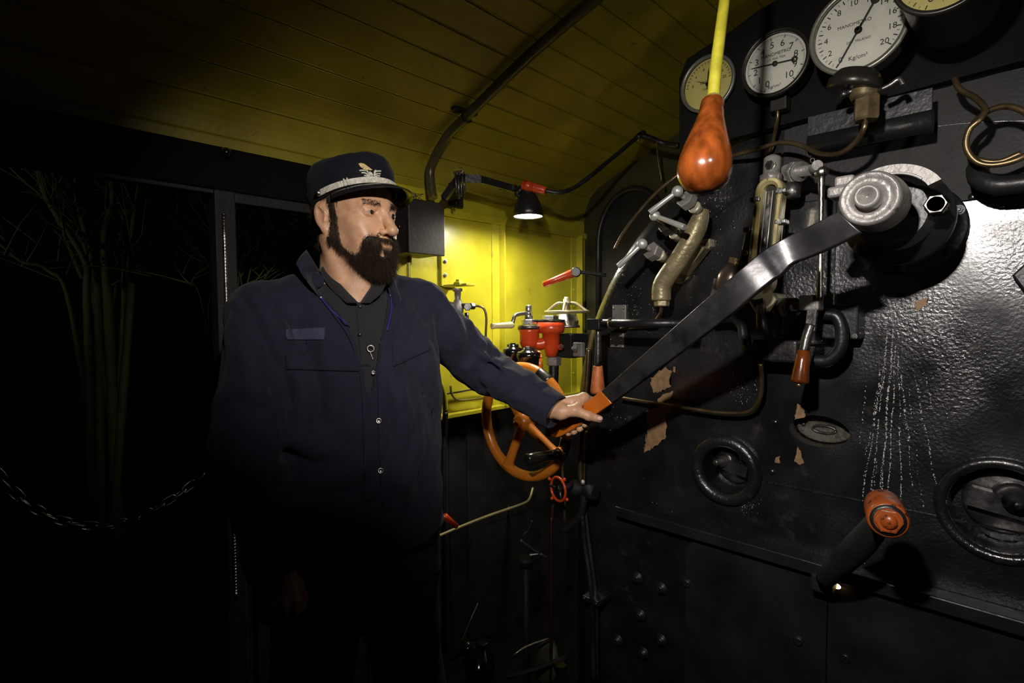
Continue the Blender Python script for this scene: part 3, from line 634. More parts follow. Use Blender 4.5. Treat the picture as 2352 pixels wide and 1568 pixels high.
# top valve block
m = MB(); p = B(1771, 418, 1.28); q = B(1775, 352, 1.28); m.lathe(p, q-p, [(0, .022), (.015, .023), (.018, .018), (.052, .018), (.056, .014), (.060, .006)], 20); m.hexn(p+(q-p)*.12, q-p, .024, .018); m.build('head', GREY, t)
m = MB(); c = B(1769, 379, 1.262); m.hexn(c, (-.2, -1, 0), .010, .012); m.cyl(c, c+Vector((0, .02, 0)), .011); m.build('head_bolt', STEEL, t)
m = MB(); p = B(1800, 397, 1.32); q = B(1870, 388, 1.24); d = (q-p).normalized(); m.lathe(p, d, [(0, .013), (.012, .013), (.012, .018), (.017, .018)], 18); c = B(1828, 395, 1.29); m.hexn(c, d, .024, .018); m.lathe(c+d*.012, d, [(0, .021), (.006, .021), (.006, .011), (.05, .011)], 22); m.build('packing_nut', GREY, t)
m = MB(); a = B(1862, 390, 1.24); m.cyl(a+Vector((0, .02, 0)), a+Vector((.02, -.03, 0)), .010); m.build('cock_spindle', GREY, t)
m = MB(); m.sph(B(1887, 395, 1.22), .012, 14); m.cyl(B(1898, 392, 1.215), B(1876, 398, 1.225), .008); m.build('link_eye', STEEL, t)
m = MB(); m.tube([B(1887, 400, 1.22), B(1886, 500, 1.22), B(1884, 600, 1.22), B(1882, 690, 1.22)], lambda q: .007-.003*abs(math.sin(PI*q)), 10); m.build('linkage_rod', STEEL, t)
m = MB(); c = B(1870, 376, 1.24); m.tube([B(1868, 392, 1.24), B(1872, 380, 1.24), B(1866, 372, 1.24)], .003, 6); m.torus(B(1866, 368, 1.24), (0, 1, 0), .004, .0016, 14, 6); m.build('split_pin', DSTEEL, t)
m = MB(); p = B(1820, 420, 1.3); m.lathe(p, (.02, 0, -1), [(0, .018), (.03, .016), (.035, .01)], 18); m.build('elbow', DSTEEL, t)
# bottom block
m = MB(); c = B(1752, 690, 1.27); m.hexn(c, (.3, -1, .1), .030, .03); m.lathe(c+Vector((0, .015, 0)), (0, 1, 0), [(0, .02), (.1, .02)], 18); m.build('drain_nut', mat('pale_brass_nut', (.55, .5, .32), .4, .3), t)
m = MB(); p = B(1785, 705, 1.30); q = B(1850, 705, 1.22); d = (q-p).normalized(); m.lathe(p, d, [(0, .016), (.012, .016), (.013, .02), (.02, .02)], 18); c = B(1812, 705, 1.28); m.hexn(c, d, .023, .03); m.lathe(c+d*.015, d, [(0, .02), (.006, .02), (.006, .010), (.04, .010)], 20); m.build('packing_nut', GREY, t)
m = MB(); m.beam(B(1745, 690, 1.24), B(1752, 745, 1.22), (1, 0, 0), .018, .018); m.cyl(B(1744, 700, 1.22), B(1752, 766, 1.2), .008, .012); m.build('drain_spout', DSTEEL, t)
m = MB(); p = B(1862, 700, 1.24); m.box(p-Vector((.018, .02, .012)), p+Vector((.02, .02, .02)), .004); m.build('cock_body', GREY, t)
m = MB(); m.beam(B(1868, 700, 1.23), B(1862, 760, 1.22), (1, 0, 0), .018, .012); m.tube([B(1863, 745, 1.22), B(1853, 775, 1.215), B(1846, 808, 1.21)], .010, 10); m.build('handle_shank', DSTEEL, t)
m = MB(); p = B(1846, 805, 1.21); q = B(1836, 880, 1.2); d = q-p; L_ = d.length; m.lathe(p, d, [(0, .0125), (L_*.3, .0135), (L_*.9, .0175), (L_*.96, .017), (L_, .012)], 20); g = m.build('handle_grip', WOOD, t); g['label'] = 'varnished orange-brown wooden grip'
m = MB(); p = B(1835, 883, 1.2); m.sph(p, .005, 10); m.build('end_nut', BRASS, t)
# drain pipe, curved
pipe('drain_pipe', [(1640, 735, 1.34), (1680, 730, 1.33), (1702, 745, 1.32), (1708, 775, 1.31), (1720, 800, 1.30), (1742, 812, 1.30)], .012, BLK, 'thick black pipe bent downward below the water gauge')
# try-cock plates behind: mounting pad
m = MB(); a = B(1790, 480, 1.39); b_ = B(1925, 800, 1.39); m.box((B(1800, 600, 1.39).x, 1.385, B(1800, 790, 1.39).z), (B(1920, 600, 1.39).x, 1.40, B(1800, 470, 1.39).z), .003)
tag(m.build('mounting_pad', BOIL), 'flat black mounting plate on the boiler behind the linkage rod', 'plate')
t = thing('valve_box', B(1930, 780, 1.38), 'dark bracket and box behind the wooden cock handle', 'bracket')
m = MB(); a = B(1885, 700, 1.33); b_ = B(1970, 780, 1.33); m.box((a.x, 1.33, b_.z), (b_.x, 1.40, a.z), .004); m.build('box', BLK, t)
m = MB(); m.tube([B(1880, 720, 1.3), B(1925, 730, 1.3), B(1932, 790, 1.3), B(1905, 825, 1.3), B(1870, 828, 1.3)], .013, 12); m.build('loop_pipe', BLK, t)
m = MB(); m.bolt(B(1963, 772, 1.33), (0, -1, 0), .004); m.build('bolt', DSTEEL, t)
m = MB(); m.box(B(1785, 800, 1.32)-Vector((.05, .03, .03)), B(1785, 800, 1.32)+Vector((.05, .06, .02)), .006); m.build('valve_casting', DSTEEL, t)
# oiler cup
t = thing('oil_cup', B(1680, 660, 1.36), 'tapered steel oil cup standing partly behind the lever bend', 'oil cup')
m = MB(); p = B(1672, 670, 1.34); q = B(1690, 606, 1.34); d = q-p; L_ = d.length; m.lathe(p, d, [(0, .036), (L_*.55, .034), (L_*.85, .027), (L_, .019)], 28); m.build('body', mat('oily_steel', (.20, .15, .12), .28, .8, var=.3), t)
for k in range(4):
    m = MB(); m.torus(q+d.normalized()*(.002+k*.0035), d, .0165, .0022, 24, 6); m.build('thread', BRASS, t)
m = MB(); m.cyl(B(1712, 598, 1.33), B(1708, 612, 1.33), .011); m.tube([B(1706, 600, 1.33), B(1712, 570, 1.34), B(1720, 530, 1.35)], .008, 10); m.build('feed_pipe', BLK, t)
m = MB(); m.beam(B(1640, 690, 1.37), B(1650, 640, 1.37), (1, 0, 0), .02, .01); m.build('strap', STEEL, t)
# ================================================================== try-cock manifold
t = thing('test_cock_manifold', B(1560, 600, 1.38), 'drab bronze angled manifold with three ball-levered cocks on the boiler', 'valve')
m = MB(); P = [B(1612, 480, 1.31), B(1607, 505, 1.31), B(1590, 545, 1.305), B(1560, 595, 1.30), B(1532, 635, 1.30), B(1520, 660, 1.30), B(1519, 690, 1.30)]
m.tube(P, lambda q: .012+.008*min(1, q*4)+.005 if q < .25 else .025, 20); m.build('casting', BPAINT, t)
m = MB(); m.hexn(B(1520, 692, 1.30), (0, 0, 1), .020, .026); m.build('union_nut', BPAINT, t)
m = MB(); m.tube([B(1521, 700, 1.30), B(1517, 720, 1.31), B(1507, 735, 1.33), B(1498, 748, 1.36), B(1460, 752, 1.385), B(1425, 755, 1.385)], .0045, 10); m.build('outlet_pipe', COPPER, t)
m = MB(); P = [B(1597, 575, 1.385), B(1612, 550, 1.385), B(1630, 548, 1.385), B(1632, 565, 1.385), B(1578, 640, 1.385), B(1562, 652, 1.385), B(1548, 648, 1.385), B(1552, 635, 1.385), B(1565, 610, 1.385)]
m.prism(P, (0, .014, 0)); m.build('mounting_lug', BPAINT, t)
m = MB(); P = [B(1617, 565, 1.365), B(1590, 600, 1.365), B(1570, 625, 1.365)]; m.beam(P[0], P[2], (1, 0, 1), .025, .035); m.build('web', BPAINT, t)
for px, py in ((1620, 560), (1567, 640)):
    m = MB(); m.bolt(B(px, py, 1.383), (0, -1, 0), .007); m.build('bolt', DSTEEL, t)
for (sx, sy), (hx, hy), (bx, by), (gx, gy), y in (((1605, 485), (1578, 460), (1556, 439), (1492, 488), 1.28), ((1560, 545), (1535, 520), (1504, 495), (1572, 522), 1.28), ((1525, 592), (1500, 578), (1475, 560), (1420, 612), 1.28)):
    a = B(sx, sy, 1.30); b_ = B(hx, hy, 1.27); c = B(bx, by, 1.22); d = (c-a).normalized()
    m = MB(); m.lathe(a, d, [(0, .014), (.012, .0135), (.016, .016), (.020, .016), (.022, .012)], 18); m.build('cock_stem', mat('pale_bronze', (.5, .47, .36), .4, .3), t)
    m = MB(); m.hexn(b_, d, .024, .024, .4); m.build('packing_nut', DSTEEL if by == 495 else GREY, t)
    k = thing('cock_lever', (0, 0, 0), None, None); COL.objects.unlink(k); bpy.data.objects.remove(k)
    m = MB(); m.cyl(b_, c, .006); m.sph(c, .0135, 20); g = B(gx, gy, 1.2); m.cyl(c, g, .0055, .0075, bev=.001); m.build('ball_lever', CHROME if by != 495 else CHROME, t)
# ================================================================== damper shaft with hanging wooden handle
t = thing('control_shaft', B(1370, 742, 1.22), 'black horizontal shaft on the boiler with a hanging orange wooden handle', 'lever')
a = B(1370, 742, 1.22); b_ = Vector((B(1590, 735, 1.22).x, 1.22, a.z))
m = MB(); m.cyl(a, b_, .011, n=18); m.build('shaft', BLK, t)
m = MB(); m.box(a-Vector((.022, .018, .018)), a+Vector((.022, .018, .012)), .003); m.box(a-Vector((.006, -.018, .012)), Vector((a.x+.012, 1.40, a.z+.008)), .002); m.build('end_block', BLK, t)
m = MB(); m.torus(Vector((B(1402, 742, 1.22).x, 1.22, a.z)), (1, 0, 0), .013, .0022, 24, 6); m.build('collar', BRASS, t)
m = MB(); m.tube([B(1374, 755, 1.22), B(1374, 800, 1.22), B(1373, 842, 1.22)], lambda q: .0085+.001*q, 12, 4); m.build('rod', DSTEEL, t)
m = MB(); p = B(1373, 840, 1.22); q = B(1373, 903, 1.22); L_ = (q-p).length; m.lathe(p, q-p, [(0, .013), (.003, .0135), (L_*.9, .0205), (L_, .019)], 22)
m.build('grip', mat('orange_wood', (.42, .12, .035), .45, var=.35, vscale=40, bump=.2), t)
for (px, py, ww, hh) in ((1420, 725, .024, .033), (1415, 781, .024, .022)):
    c = B(px, py, 1.39); k = thing('hinge_plate', (c.x, 1.395, c.z-hh), 'small worn metal plate with corner rivets '+('behind the control shaft' if py == 725 else 'below the control shaft'), 'plate')
    m = MB(); m.box((c.x-ww, 1.393, c.z-hh), (c.x+ww, 1.40, c.z+hh), .002); m.build('plate', GREY, k)
    for i in (-1, 1):
        for j in ((-1, 1) if py == 725 else (1,)):
            m = MB(); m.sph((c.x+i*ww*.7, 1.392, c.z+(j*hh*.7 if py == 725 else 0)), .004, 10); m.build('rivet', STEEL, k)
# ================================================================== fire door lever with orange knob, fire glow
t = thing('fire_door_lever', B(1890, 1340, 1.30), 'black bent fire door lever ending in a round orange knob', 'lever')
a = B(2040, 1195, .98); b_ = B(2028, 1160, 1.08)
d = (a-b_).normalized(); L_ = (a-b_).length
m = MB(); m.lathe(b_, d, [(0, .025), (.006, .028), (L_-.006, .028), (L_, .025), (L_, .022)], 32); KN = mat('worn_knob_orange', (.36, .075, .014), .35, var=.3, bump=.2, col2=(.03, .012, .008), mask=(.56, .62), mscale=35); m.build('knob', KN, t)
m = MB(); m.lathe(a-d*.002, d, [(0, .024), (.002, .024), (.003, .019)], 28, False); m.build('ring_groove', BLK, t)
m = MB(); m.hexn(a+d*.003, d, .019, .010); m.sph(a+d*.008, .012, 14, (1, .6, 1)); m.build('end_nut', KN, t)
m = MB(); m.tube([B(2025, 1190, 1.10), B(1985, 1240, 1.14), B(1935, 1290, 1.2), B(1895, 1330, 1.28)], lambda q: .018+.006*math.sin(q*PI), 14); m.build('arm', BLKR, t)
m = MB(); c = B(1888, 1330, 1.33); m.box(c-Vector((.022, .01, .03)), c+Vector((.022, .05, .012)), .006); m.build('pivot_block', BLKR, t)
c = B(1922, 1346, 1.368); m = MB(); m.sph(c, .0075, 12, (1.1, .5, .75)); o = m.build('fire_peephole', emis('fire_glow', (1, .62, .25), 14)); tag(o, 'tiny glowing orange-white fire peephole under the ledge', 'peephole')
# right edge bracket
c = B(2352, 632, 1.36); m = MB(); m.prism([B(2325, 632, 1.36), B(2352, 606, 1.36), B(2400, 600, 1.36), B(2400, 690, 1.36), B(2352, 668, 1.36)], (0, .04, 0), .003)
tag(m.build('edge_bracket', BLK), 'black angular bracket cut off by the right edge of the photo', 'bracket')
# ================================================================== yellow wall fittings
# junction box
t = thing('junction_box', W(975, 580, -1.60), 'black metal junction box on the wall behind the cap visor', 'box')
xf = -1.50; a = W(941, 452, xf); b_ = W(1019, 588, xf)
y0, y1 = W(941, 520, xf).y, W(1020, 520, xf).y; z1, z0 = W(941, 455, xf).z, W(1019, 586, xf).z
BOXM = mat('box_black', (.022, .018, .018), .5, var=.3, bump=.2)
m = MB(); m.box((XW+.02, y0, z0), (xf-.012, y1, z1), .004); m.build('body', BOXM, t)
m = MB(); m.box((xf-.012, y0-.004, z0-.003), (xf, y1+.003, z1+.003), .003); m.build('lid', BOXM, t)
m = MB(); m.cyl((xf-.05, y0-.002, (z0+z1)/2), (xf-.05, y0-.012, (z0+z1)/2), .006); m.build('latch', DSTEEL, t)
m = MB(); rnd = random.Random(2)
for k in range(9):
    p = Vector((xf-.05, y0+.01+rnd.random()*.06, z1)); m.tube([p, p+Vector((rnd.uniform(-.02, .02), rnd.uniform(-.02, .02), .025)), p+Vector((rnd.uniform(-.03, .03), rnd.uniform(-.03, .03), .03)), p+Vector((rnd.uniform(-.03, .03), rnd.uniform(-.04, .04), .012))], .0009, 5)
m.build('loose_wires', BLK, t)
# conduit over the ceiling
t = thing('roof_conduit', W(986, 450, -1.60), 'fat dark conduit rising from the junction box along the curved ceiling', 'conduit')
yc = 1.16; pts = [W(995, 455, -1.60), W(995, 400, -1.605), W(992, 360, -1.60)]
yc = pts[0].y
P = pts[:1]+[Vector((-1.61, yc, 1.90)), Vector((-1.61, yc, 1.98))]
for p in prof:
    if p.x > -1.58 and p.x < -.2 and (not P or (p.x-P[-1].x) > .07): P.append(Vector((p.x+.012, yc, p.z-.028)))
m = MB(); m.tube(P, .017, 14); m.build('tube', mat('conduit_paint', (.06, .052, .02), .35, bump=.2), t)
for xx in (-1.42, -.85):
    z = arch_y(xx); m = MB(); m.box((xx-.014, yc-.05, z-.012), (xx+.014, yc+.05, z-.002), .002); m.torus((xx+.01, yc, z-.03), (1, 0, .35), .019, .003, 20, 6); m.build('saddle', BLKR, t)
# lamp arm, keys, lamp
m_p = W(1042, 450, XW+.005)
t = thing('wall_lamp', W(1042, 465, -1.66), 'black bell-shaped work lamp lit on its wall arm, with red grip', 'lamp')
m = MB(); m.box((-1.655, m_p.y-.035, m_p.z-.045), (-1.645, m_p.y+.035, m_p.z+.045), .003); m.build('wall_plate', BLKR, t)
LC = D(1213, 497, 2.05)   # mouth centre
lt = D(1196, 428, 2.05)
k0 = D(1020, 455, 1.95); k1 = D(1055, 408, 1.93); k2 = D(1105, 412, 1.95); k3 = D(1182, 434, 2.05)
m = MB(); m.beam(k0, k1, (0, 0, 1), .024, .02); m.beam(k1, k2, (0, 0, 1), .03, .012); m.beam(k2, k3, (0, 0, 1), .026, .010); m.build('arm', BLK, t)
m = MB(); m.beam(k0, Vector((-1.65, m_p.y, m_p.z)), (0, 0, 1), .024, .02); m.build('bracket', BLK, t)
m = MB(); m.hexn(D(1157, 431, 2.03), k3-k2, .014, .02); m.hexn(D(1178, 432, 2.05), (0, 0, 1), .018, .022); m.build('swivel', BLK, t)
m = MB(); ax = Vector((0.0, 0, -1)); top = LC-ax*.115; Rm = .058
m.lathe(top, ax, [(0, .0), (.001, .018), (.012, .021), (.025, .026), (.045, .038), (.07, .049), (.095, .056), (.115, Rm), (.1165, Rm-.002), (.112, Rm-.003), (.09, .052), (.06, .042), (.03, .02)], 40, False); m.build('shade', mat('lamp_black', (.012, .012, .012), .35), t)
bm_ = emis('lamp_bulb', (1.0, .97, .82), 330)
m = MB(); m.sph(LC+Vector((0, 0, .022)), .034, 24, (1, 1, .75)); m.build('bulb', bm_, t)
m = MB(); m.lathe(LC+Vector((0, 0, .006)), (0, 0, -1), [(0, Rm-.004), (.002, Rm-.004)], 36); m.build('lens', emis('frosted_lens', (1.0, .96, .8), 330), t)
a = D(1200, 424, 2.03); b_ = D(1254, 438, 2.0); d = (b_-a).normalized(); L_ = (b_-a).length
m = MB(); m.lathe(a, d, [(0, .014), (.004, .019), (L_*.2, .0195), (L_*.21, .021), (L_*.24, .021), (L_*.25, .0185), (L_*.5, .018), (L_*.51, .0195), (L_*.54, .0195), (L_*.55, .017), (L_*.96, .015), (L_, .012)], 24); g = m.build('grip', RED, t); g['label'] = 'red ribbed grip on top of the shade'
m = MB(); m.cyl(D(1190, 432, 2.04), D(1196, 440, 2.05), .016); m.tube([D(1190, 432, 2.05), D(1190, 450, 2.06), top], .012, 10); m.build('neck', BLK, t)
# cable pipe to the roof beam
t = thing('lamp_conduit', D(1475, 312, 2.2), 'thin black pipe sweeping up from the lamp grip towards the ceiling', 'conduit')
m = MB(); m.tube([D(1252, 438, 2.0), D(1285, 442, 2.0), (D(1320, 430, 2.03)), D(1355, 405, 2.05), D(1400, 368, 2.1), D(1440, 335, 2.12), D(1470, 310, 2.15)], .0085, 12); m.build('tube', BLK, t)
m = MB(); m.tube([D(1470, 310, 2.15), D(1490, 316, 2.15), D(1525, 330, 2.15), D(1560, 335, 2.1)], .012, 10); m.build('roof_pipe', BLK, t)
m = MB(); m.cyl(D(1462, 318, 2.14), D(1478, 305, 2.16), .013); m.build('coupling', DSTEEL, t)
m = MB(); m.tube([D(1508, 325, 2.15), D(1512, 370, 2.15), D(1520, 415, 2.15)], .005, 8); m.build('hanger', COPPER, t)
# bundle of keys
kt = thing('key_bundle', D(1056, 440, 1.90), 'bunch of small steel keys hanging from the bend of the lamp arm', 'keys')
m = MB(); m.torus(D(1056, 392, 1.90), (.5, -1, .1), .012, .0014, 24, 6); m.build('ring', STEEL, kt)
for i, (x0, y0_, x1, y1_) in enumerate(((1046, 398, 1048, 440), (1053, 397, 1054, 455), (1059, 397, 1060, 450), (1066, 399, 1068, 440), (1050, 400, 1050, 448))):
    m = MB(); a = D(x0, y0_, 1.90+.006*i); b_ = D(x1, y1_, 1.90+.006*i); m.cyl(a, b_, .0035); m.torus(a, (1, -.5, 0), .006, .0022, 14, 6); e = (b_-a).normalized(); m.box(b_-Vector((.005, .002, .002)), b_+Vector((.005, .002, .012)), .001); m.build('key', DSTEEL, kt)
# orange swing handle at right
t = thing('swing_handle', D(1325, 625, 2.0), 'orange-red bar handle on a black joint near the wall corner', 'handle')
a = D(1247, 654, 1.95); b_ = D(1316, 627, 1.95); d = (b_-a).normalized(); L_ = (b_-a).length
m = MB(); m.lathe(a, d, [(0, .006), (.003, .011), (L_*.5, .0125), (L_*.95, .0155), (L_, .014)], 20); m.build('grip', RED, t)
m = MB(); c = D(1323, 625, 1.95); m.cyl(c+Vector((.01, -.014, 0)), c+Vector((-.01, .014, 0)), .018, bev=.003); m.build('joint', BLK, t)
m = MB(); m.tube([D(1328, 624, 1.95), D(1350, 627, 1.95), D(1392, 632, 1.95)], .007, 10, 4); m.build('rod', BLK, t)
# bracket and small valve on wall (left)
t = thing('valve_bracket', W(1015, 655, -1.66), 'yellow bolted steel bracket carrying the grey shut-off cock', 'bracket')
a = W(1012, 592, -1.66); c_ = W(1012, 657, -1.66); b_ = W(1040, 592, -1.66)
m = MB(); m.box((-1.668, a.y, c_.z), (-1.655, b_.y+.02, a.z+.02), .002); m.build('plate', YEL, t)
e = D(1075, 655, depth(c_)-.12)
m = MB(); m.box((-1.66, c_.y+.01, c_.z-.004), (-1.52, c_.y+.055, c_.z+.006), .002); m.build('shelf', YEL, t)
for px, py in ((1022, 600), (1022, 632)):
    m = MB(); m.bolt(W(px, py, -1.655), (1, 0, 0), .007); m.build('bolt', STEEL, t)
dv = depth((-1.54, c_.y+.03, c_.z)); sc = dv/FPX
t = thing('shut_off_cock', D(1050, 750, dv), 'grey shut-off cock with four-way body and thin bent pipe, hanging from the yellow bracket', 'valve')
m = MB(); m.lathe(D(1053, 655, dv), (0, 0, 1), [(0, .018), (.006, .020), (.012, .018), (.014, .012), (.022, .010)], 6, sm=False); m.build('cap_nut', YEL, t)
m = MB(); m.lathe(D(1051, 662, dv), (0, 0, -1), [(0, .018), (.01, .019), (.013, .013), (.04, .011), (.05, .016), (.07, .022), (.09, .022), (.105, .014), (.15, .012)], 24); m.build('body', GREY, t)
m = MB(); p = D(1050, 702, dv); m.cyl(p, D(1022, 700, dv), .013); m.hexn(D(1028, 700, dv), D(1028, 700, dv)-p, .017, .02); m.build('inlet', GREY, t)
m = MB(); m.hexn(D(1074, 705, dv-.03), -VIEW, .015, .02); m.cyl(p, D(1086, 703, dv), .011); m.hexn(D(1084, 703, dv), (0, 1, 0), .014, .02); m.build('outlet_nut', DSTEEL, t)
m = MB(); m.tube([D(1086, 703, dv), D(1100, 703, dv), D(1112, 710, dv), D(1117, 730, dv), D(1116, 760, dv), D(1115, 790, dv)], .0045, 10); m.build('thin_pipe', mat('dark_copper', (.08, .05, .03), .35, .7), t)
m = MB(); m.cyl(D(1072, 718, dv-.03), D(1072, 745, dv-.03), .008); m.build('drain_cock', DSTEEL, t)
# pipes low on yellow wall
def wpipe(name, pts, r, mt, lab):
    P = [W(*p) for p in pts]; m = MB(); m.tube(P, r, 12); return tag(m.build(name, mt), lab, 'pipe')
wpipe('yellow_pipe', [(935, 800, -1.62), (965, 828, -1.61), (992, 855, -1.60), (1013, 885, -1.60), (1021, 915, -1.60), (1023, 944, -1.60)], .011, YEL, 'thick yellow painted pipe curving down the wall behind the jacket')
wpipe('black_pipe', [(1023, 946, -1.60), (1021, 1000, -1.60), (1020, 1100, -1.60), (1021, 1280, -1.60), (1022, 1500, -1.60)], .011, BLK, 'black lower length of the thick pipe, running down the dark wall')
wpipe('thin_cable', [(960, 850, -1.655), (985, 890, -1.655), (1000, 905, -1.655), (1040, 902, -1.655), (1080, 895, -1.655), (1110, 893, -1.655)], .0035, DSTEEL, 'thin cable looping along the lower yellow wall')
wpipe('thin_cable', [(1035, 885, -1.65), (1038, 905, -1.65), (1050, 918, -1.65), (1075, 918, -1.65), (1110, 914, -1.65)], .0045, mat('dark_yellow_hose', (.12, .10, .02), .4), 'dull hose bent at the lower right of the yellow wall')
wpipe('thin_pipe', [(940, 585, -1.62), (940, 605, -1.62), (940, 640, -1.62), (942, 700, -1.62)], .009, YEL, 'short yellow pipe coming out under the junction box')
# ================================================================== brake valve group
dz = 2.0
def DV(px, py, dd=0): return D(px, py, dz+dd)
s = dz/FPX
t = thing('brake_valve', DV(1245, 850), 'orange-red double brake valve with steel covers and pale side handle', 'valve')
m = MB(); m.lathe(DV(1216, 800), (0, 0, 1), [(0, 17*s), (12*s, 22*s), (38*s, 23*s), (44*s, 26*s)], 28); m.lathe(DV(1266, 818), (0, 0, 1), [(0, 13*s), (8*s, 15*s), (20*s, 19*s), (52*s, 21*s), (54*s, 28*s), (60*s, 31*s), (78*s, 31*s)], 32)
m.tube([DV(1216, 785), DV(1240, 790), DV(1266, 780)], 14*s, 14); m.cyl(DV(1283, 800), DV(1289, 796, -.03), 6*s); m.build('body', RED, t)
m = MB(); m.cyl(DV(1288, 797, -.03), DV(1290, 795, -.045), 4*s); m.build('plug_screw', DSTEEL, t)
m = MB(); m.cyl(DV(1216, 757), DV(1216, 747), 27*s); m.cyl(DV(1266, 741), DV(1266, 734), 32*s); m.build('cover_flange', DSTEEL, t)
m = MB(); m.hexn(DV(1216, 739), (0, 0, 1), 19*s, 12*s); m.lathe(DV(1214, 733), (0, 0, 1), [(0, 10*s), (12*s, 9*s), (14*s, 6*s), (17*s, 8*s), (30*s, 8*s), (33*s, 4*s)], 16); m.build('spindle', STEEL, t)
m = MB(); m.hexn(DV(1264, 730), (0, 0, 1), 19*s, 11*s); m.build('cover_nut', STEEL, t)
m = MB(); m.tube([DV(1214, 719), DV(1200, 720, -.02), DV(1184, 724, -.05), DV(1179, 735, -.06), DV(1177, 745, -.06)], 4.5*s, 10); m.build('handle_arm', STEEL, t)
m = MB(); a = DV(1180, 746, -.06); b_ = DV(1129, 749, -.10); d = b_-a; L_ = d.length; m.lathe(a, d, [(0, 5*s), (L_*.1, 7.5*s), (L_*.8, 6*s), (L_, 7*s)], 18); g = m.build('handle_grip', IVORY, t); g['label'] = 'pale ivory coloured grip'
m = MB(); m.hexn(DV(1272, 829), (0, 0, 1), 17*s, 20*s); m.build('union_nut', GREY, t)
m = MB(); m.tube([DV(1272, 838), DV(1270, 880), DV(1262, 920), DV(1265, 1000)], 12*s, 12); m.tube([DV(1216, 800), DV(1216, 850), DV(1225, 900)], 10*s, 10); m.build('down_pipe', BLK, t)
# black filter caps
for i, (px, py, r, h, dd, nm) in enumerate(((1178, 842, 22, 50, 0, 'left'), (1214, 855, 26, 55, -.05, 'right'))):
    t = thing('lubricator_cap', DV(px, py, dd), 'glossy black ribbed lubricator cap under the brake valve, the '+nm+' of the pair', 'cap', 'black lubricator caps')
    m = MB(); m.lathe(DV(px, py, dd), (0, 0, 1), [(0, r*.9*s), (6*s, r*.92*s), (8*s, r*1.0*s), (h*.55*s, r*s), (h*.62*s, r*1.08*s), (h*.8*s, r*1.08*s), (h*.86*s, r*.9*s), (h*.92*s, r*.5*s), (h*1.02*s, r*.45*s)], 32); m.build('pot', mat('gloss_black', (.006, .006, .006), .12, coat=.5), t)
    m = MB()
    for k in range(3):
        a = PI*k/3; d = Vector((math.cos(a), math.sin(a), 0))*r*.6*s; c = DV(px, py-h*.95, dd); m.beam(c-d, c+d, (0, 0, 1), 8*s, 5*s)
    m.hexn(DV(px, py-h*1.03, dd), (0, 0, 1), r*.3*s, 6*s); m.build('wing_top', DSTEEL, t)
# orange stub lever
m = MB(); a = DV(1237, 812, -.06); b_ = DV(1243, 862, -.06); m.cyl(a, b_, 6.5*s); m.sph(a, 6.8*s, 14); m.sph(DV(1243, 820, -.075), 2.6*s, 10)
tag(m.build('stub_lever', ORG), 'short upright orange lever just above the large orange wheel', 'lever')
# steel handwheel (horizontal)
t = thing('steel_handwheel', DV(1302, 760, .05), 'pale spoked steel handwheel lying flat above a drum by the boiler edge', 'handwheel')
cw = DV(1302, 716, .05); m = MB(); m.torus(cw, (0, 0, 1), 50*s, 3.6*s, 56, 10); m.build('rim', mat('pale_wheel_steel', (.42, .37, .22), .35, .5), t)
hub = DV(1301, 697, .05)
for k in range(4):
    a = PI*k/2+.5; d = Vector((math.cos(a), math.sin(a), 0)); m = MB(); m.tube([hub+d*6*s, hub+d*22*s, cw+d*48*s], 3.6*s, 8); m.build('spoke', MATS['pale_wheel_steel'], t)
m = MB(); m.lathe(DV(1301, 712, .05), (0, 0, 1), [(0, 9*s), (14*s, 8*s), (15*s, 13*s), (18*s, 13*s), (19*s, 8*s), (25*s, 8*s), (27*s, 6*s), (31*s, 5*s)], 20); m.build('hub', MATS['pale_wheel_steel'], t)
m = MB(); m.lathe(DV(1302, 752, .05), (0, 0, 1), [(0, 30*s), (5*s, 31*s), (6*s, 27*s), (16*s, 28*s), (17*s, 26*s), (30*s, 24*s), (32*s, 20*s)], 30); m.build('drum', STEEL, t)
m = MB(); a = DV(1320, 790, .05); m.box(a-Vector((.06, .06, .05)), a+Vector((.03, .05, .04)), .004); m.build('pedestal', BLKR, t)
# odd fittings between valve and boiler
m = MB(); c = B(1322, 800, 1.5); m.bolt(c, (-.6, -1, 0), .010); m.box(c-Vector((.02, -.01, .03)), c+Vector((.02, .03, .02)), .003)
tag(m.build('clip_bracket', GREY), 'small grey bolted clip at the boiler edge above the hand', 'bracket')
# ================================================================== large orange reversing wheel
yw = 1.36; cw = B(1203, 968, yw); Rw = .204
t = thing('reversing_wheel', (cw.x, yw, cw.z-Rw), 'large orange three-spoked wheel with chipped paint behind the outstretched sleeve', 'handwheel')
m = MB(); m.torus(cw, (0, 1, 0), Rw-.014, .0185, 80, 16); rim = m.build('rim', mat('wheel_orange', (.62, .19, .020), .30, var=.15, bump=.2, bscale=80, col2=(.04, .018, .01), mask=(.64, .68), mscale=14, coat=.3), t)
WO = MATS['wheel_orange']; m = MB()
m.lathe(cw+Vector((0, .03, 0)), (0, -1, 0), [(0, .030), (.02, .034), (.045, .034), (.05, .028), (.058, .026), (.06, .018)], 32); m.sph(B(1186, 974, yw-.04), .012, 14); m.cyl(B(1186, 974, yw-.03), B(1184, 975, yw-.06), .0085); m.build('hub', WO, t)
for px, py in ((1160, 1088), (1290, 1055), (1150, 880)):
    e = B(px, py, yw); e = cw+(Vector((e.x, yw, e.z))-cw).normalized()*(Rw-.014); m = MB(); m.tube([cw, cw.lerp(e, .35), cw.lerp(e, .75), e], lambda q: .020-.004*math.sin(q*PI)+.003*max(0, q-.8)*5, 14); m.build('spoke', WO, t)
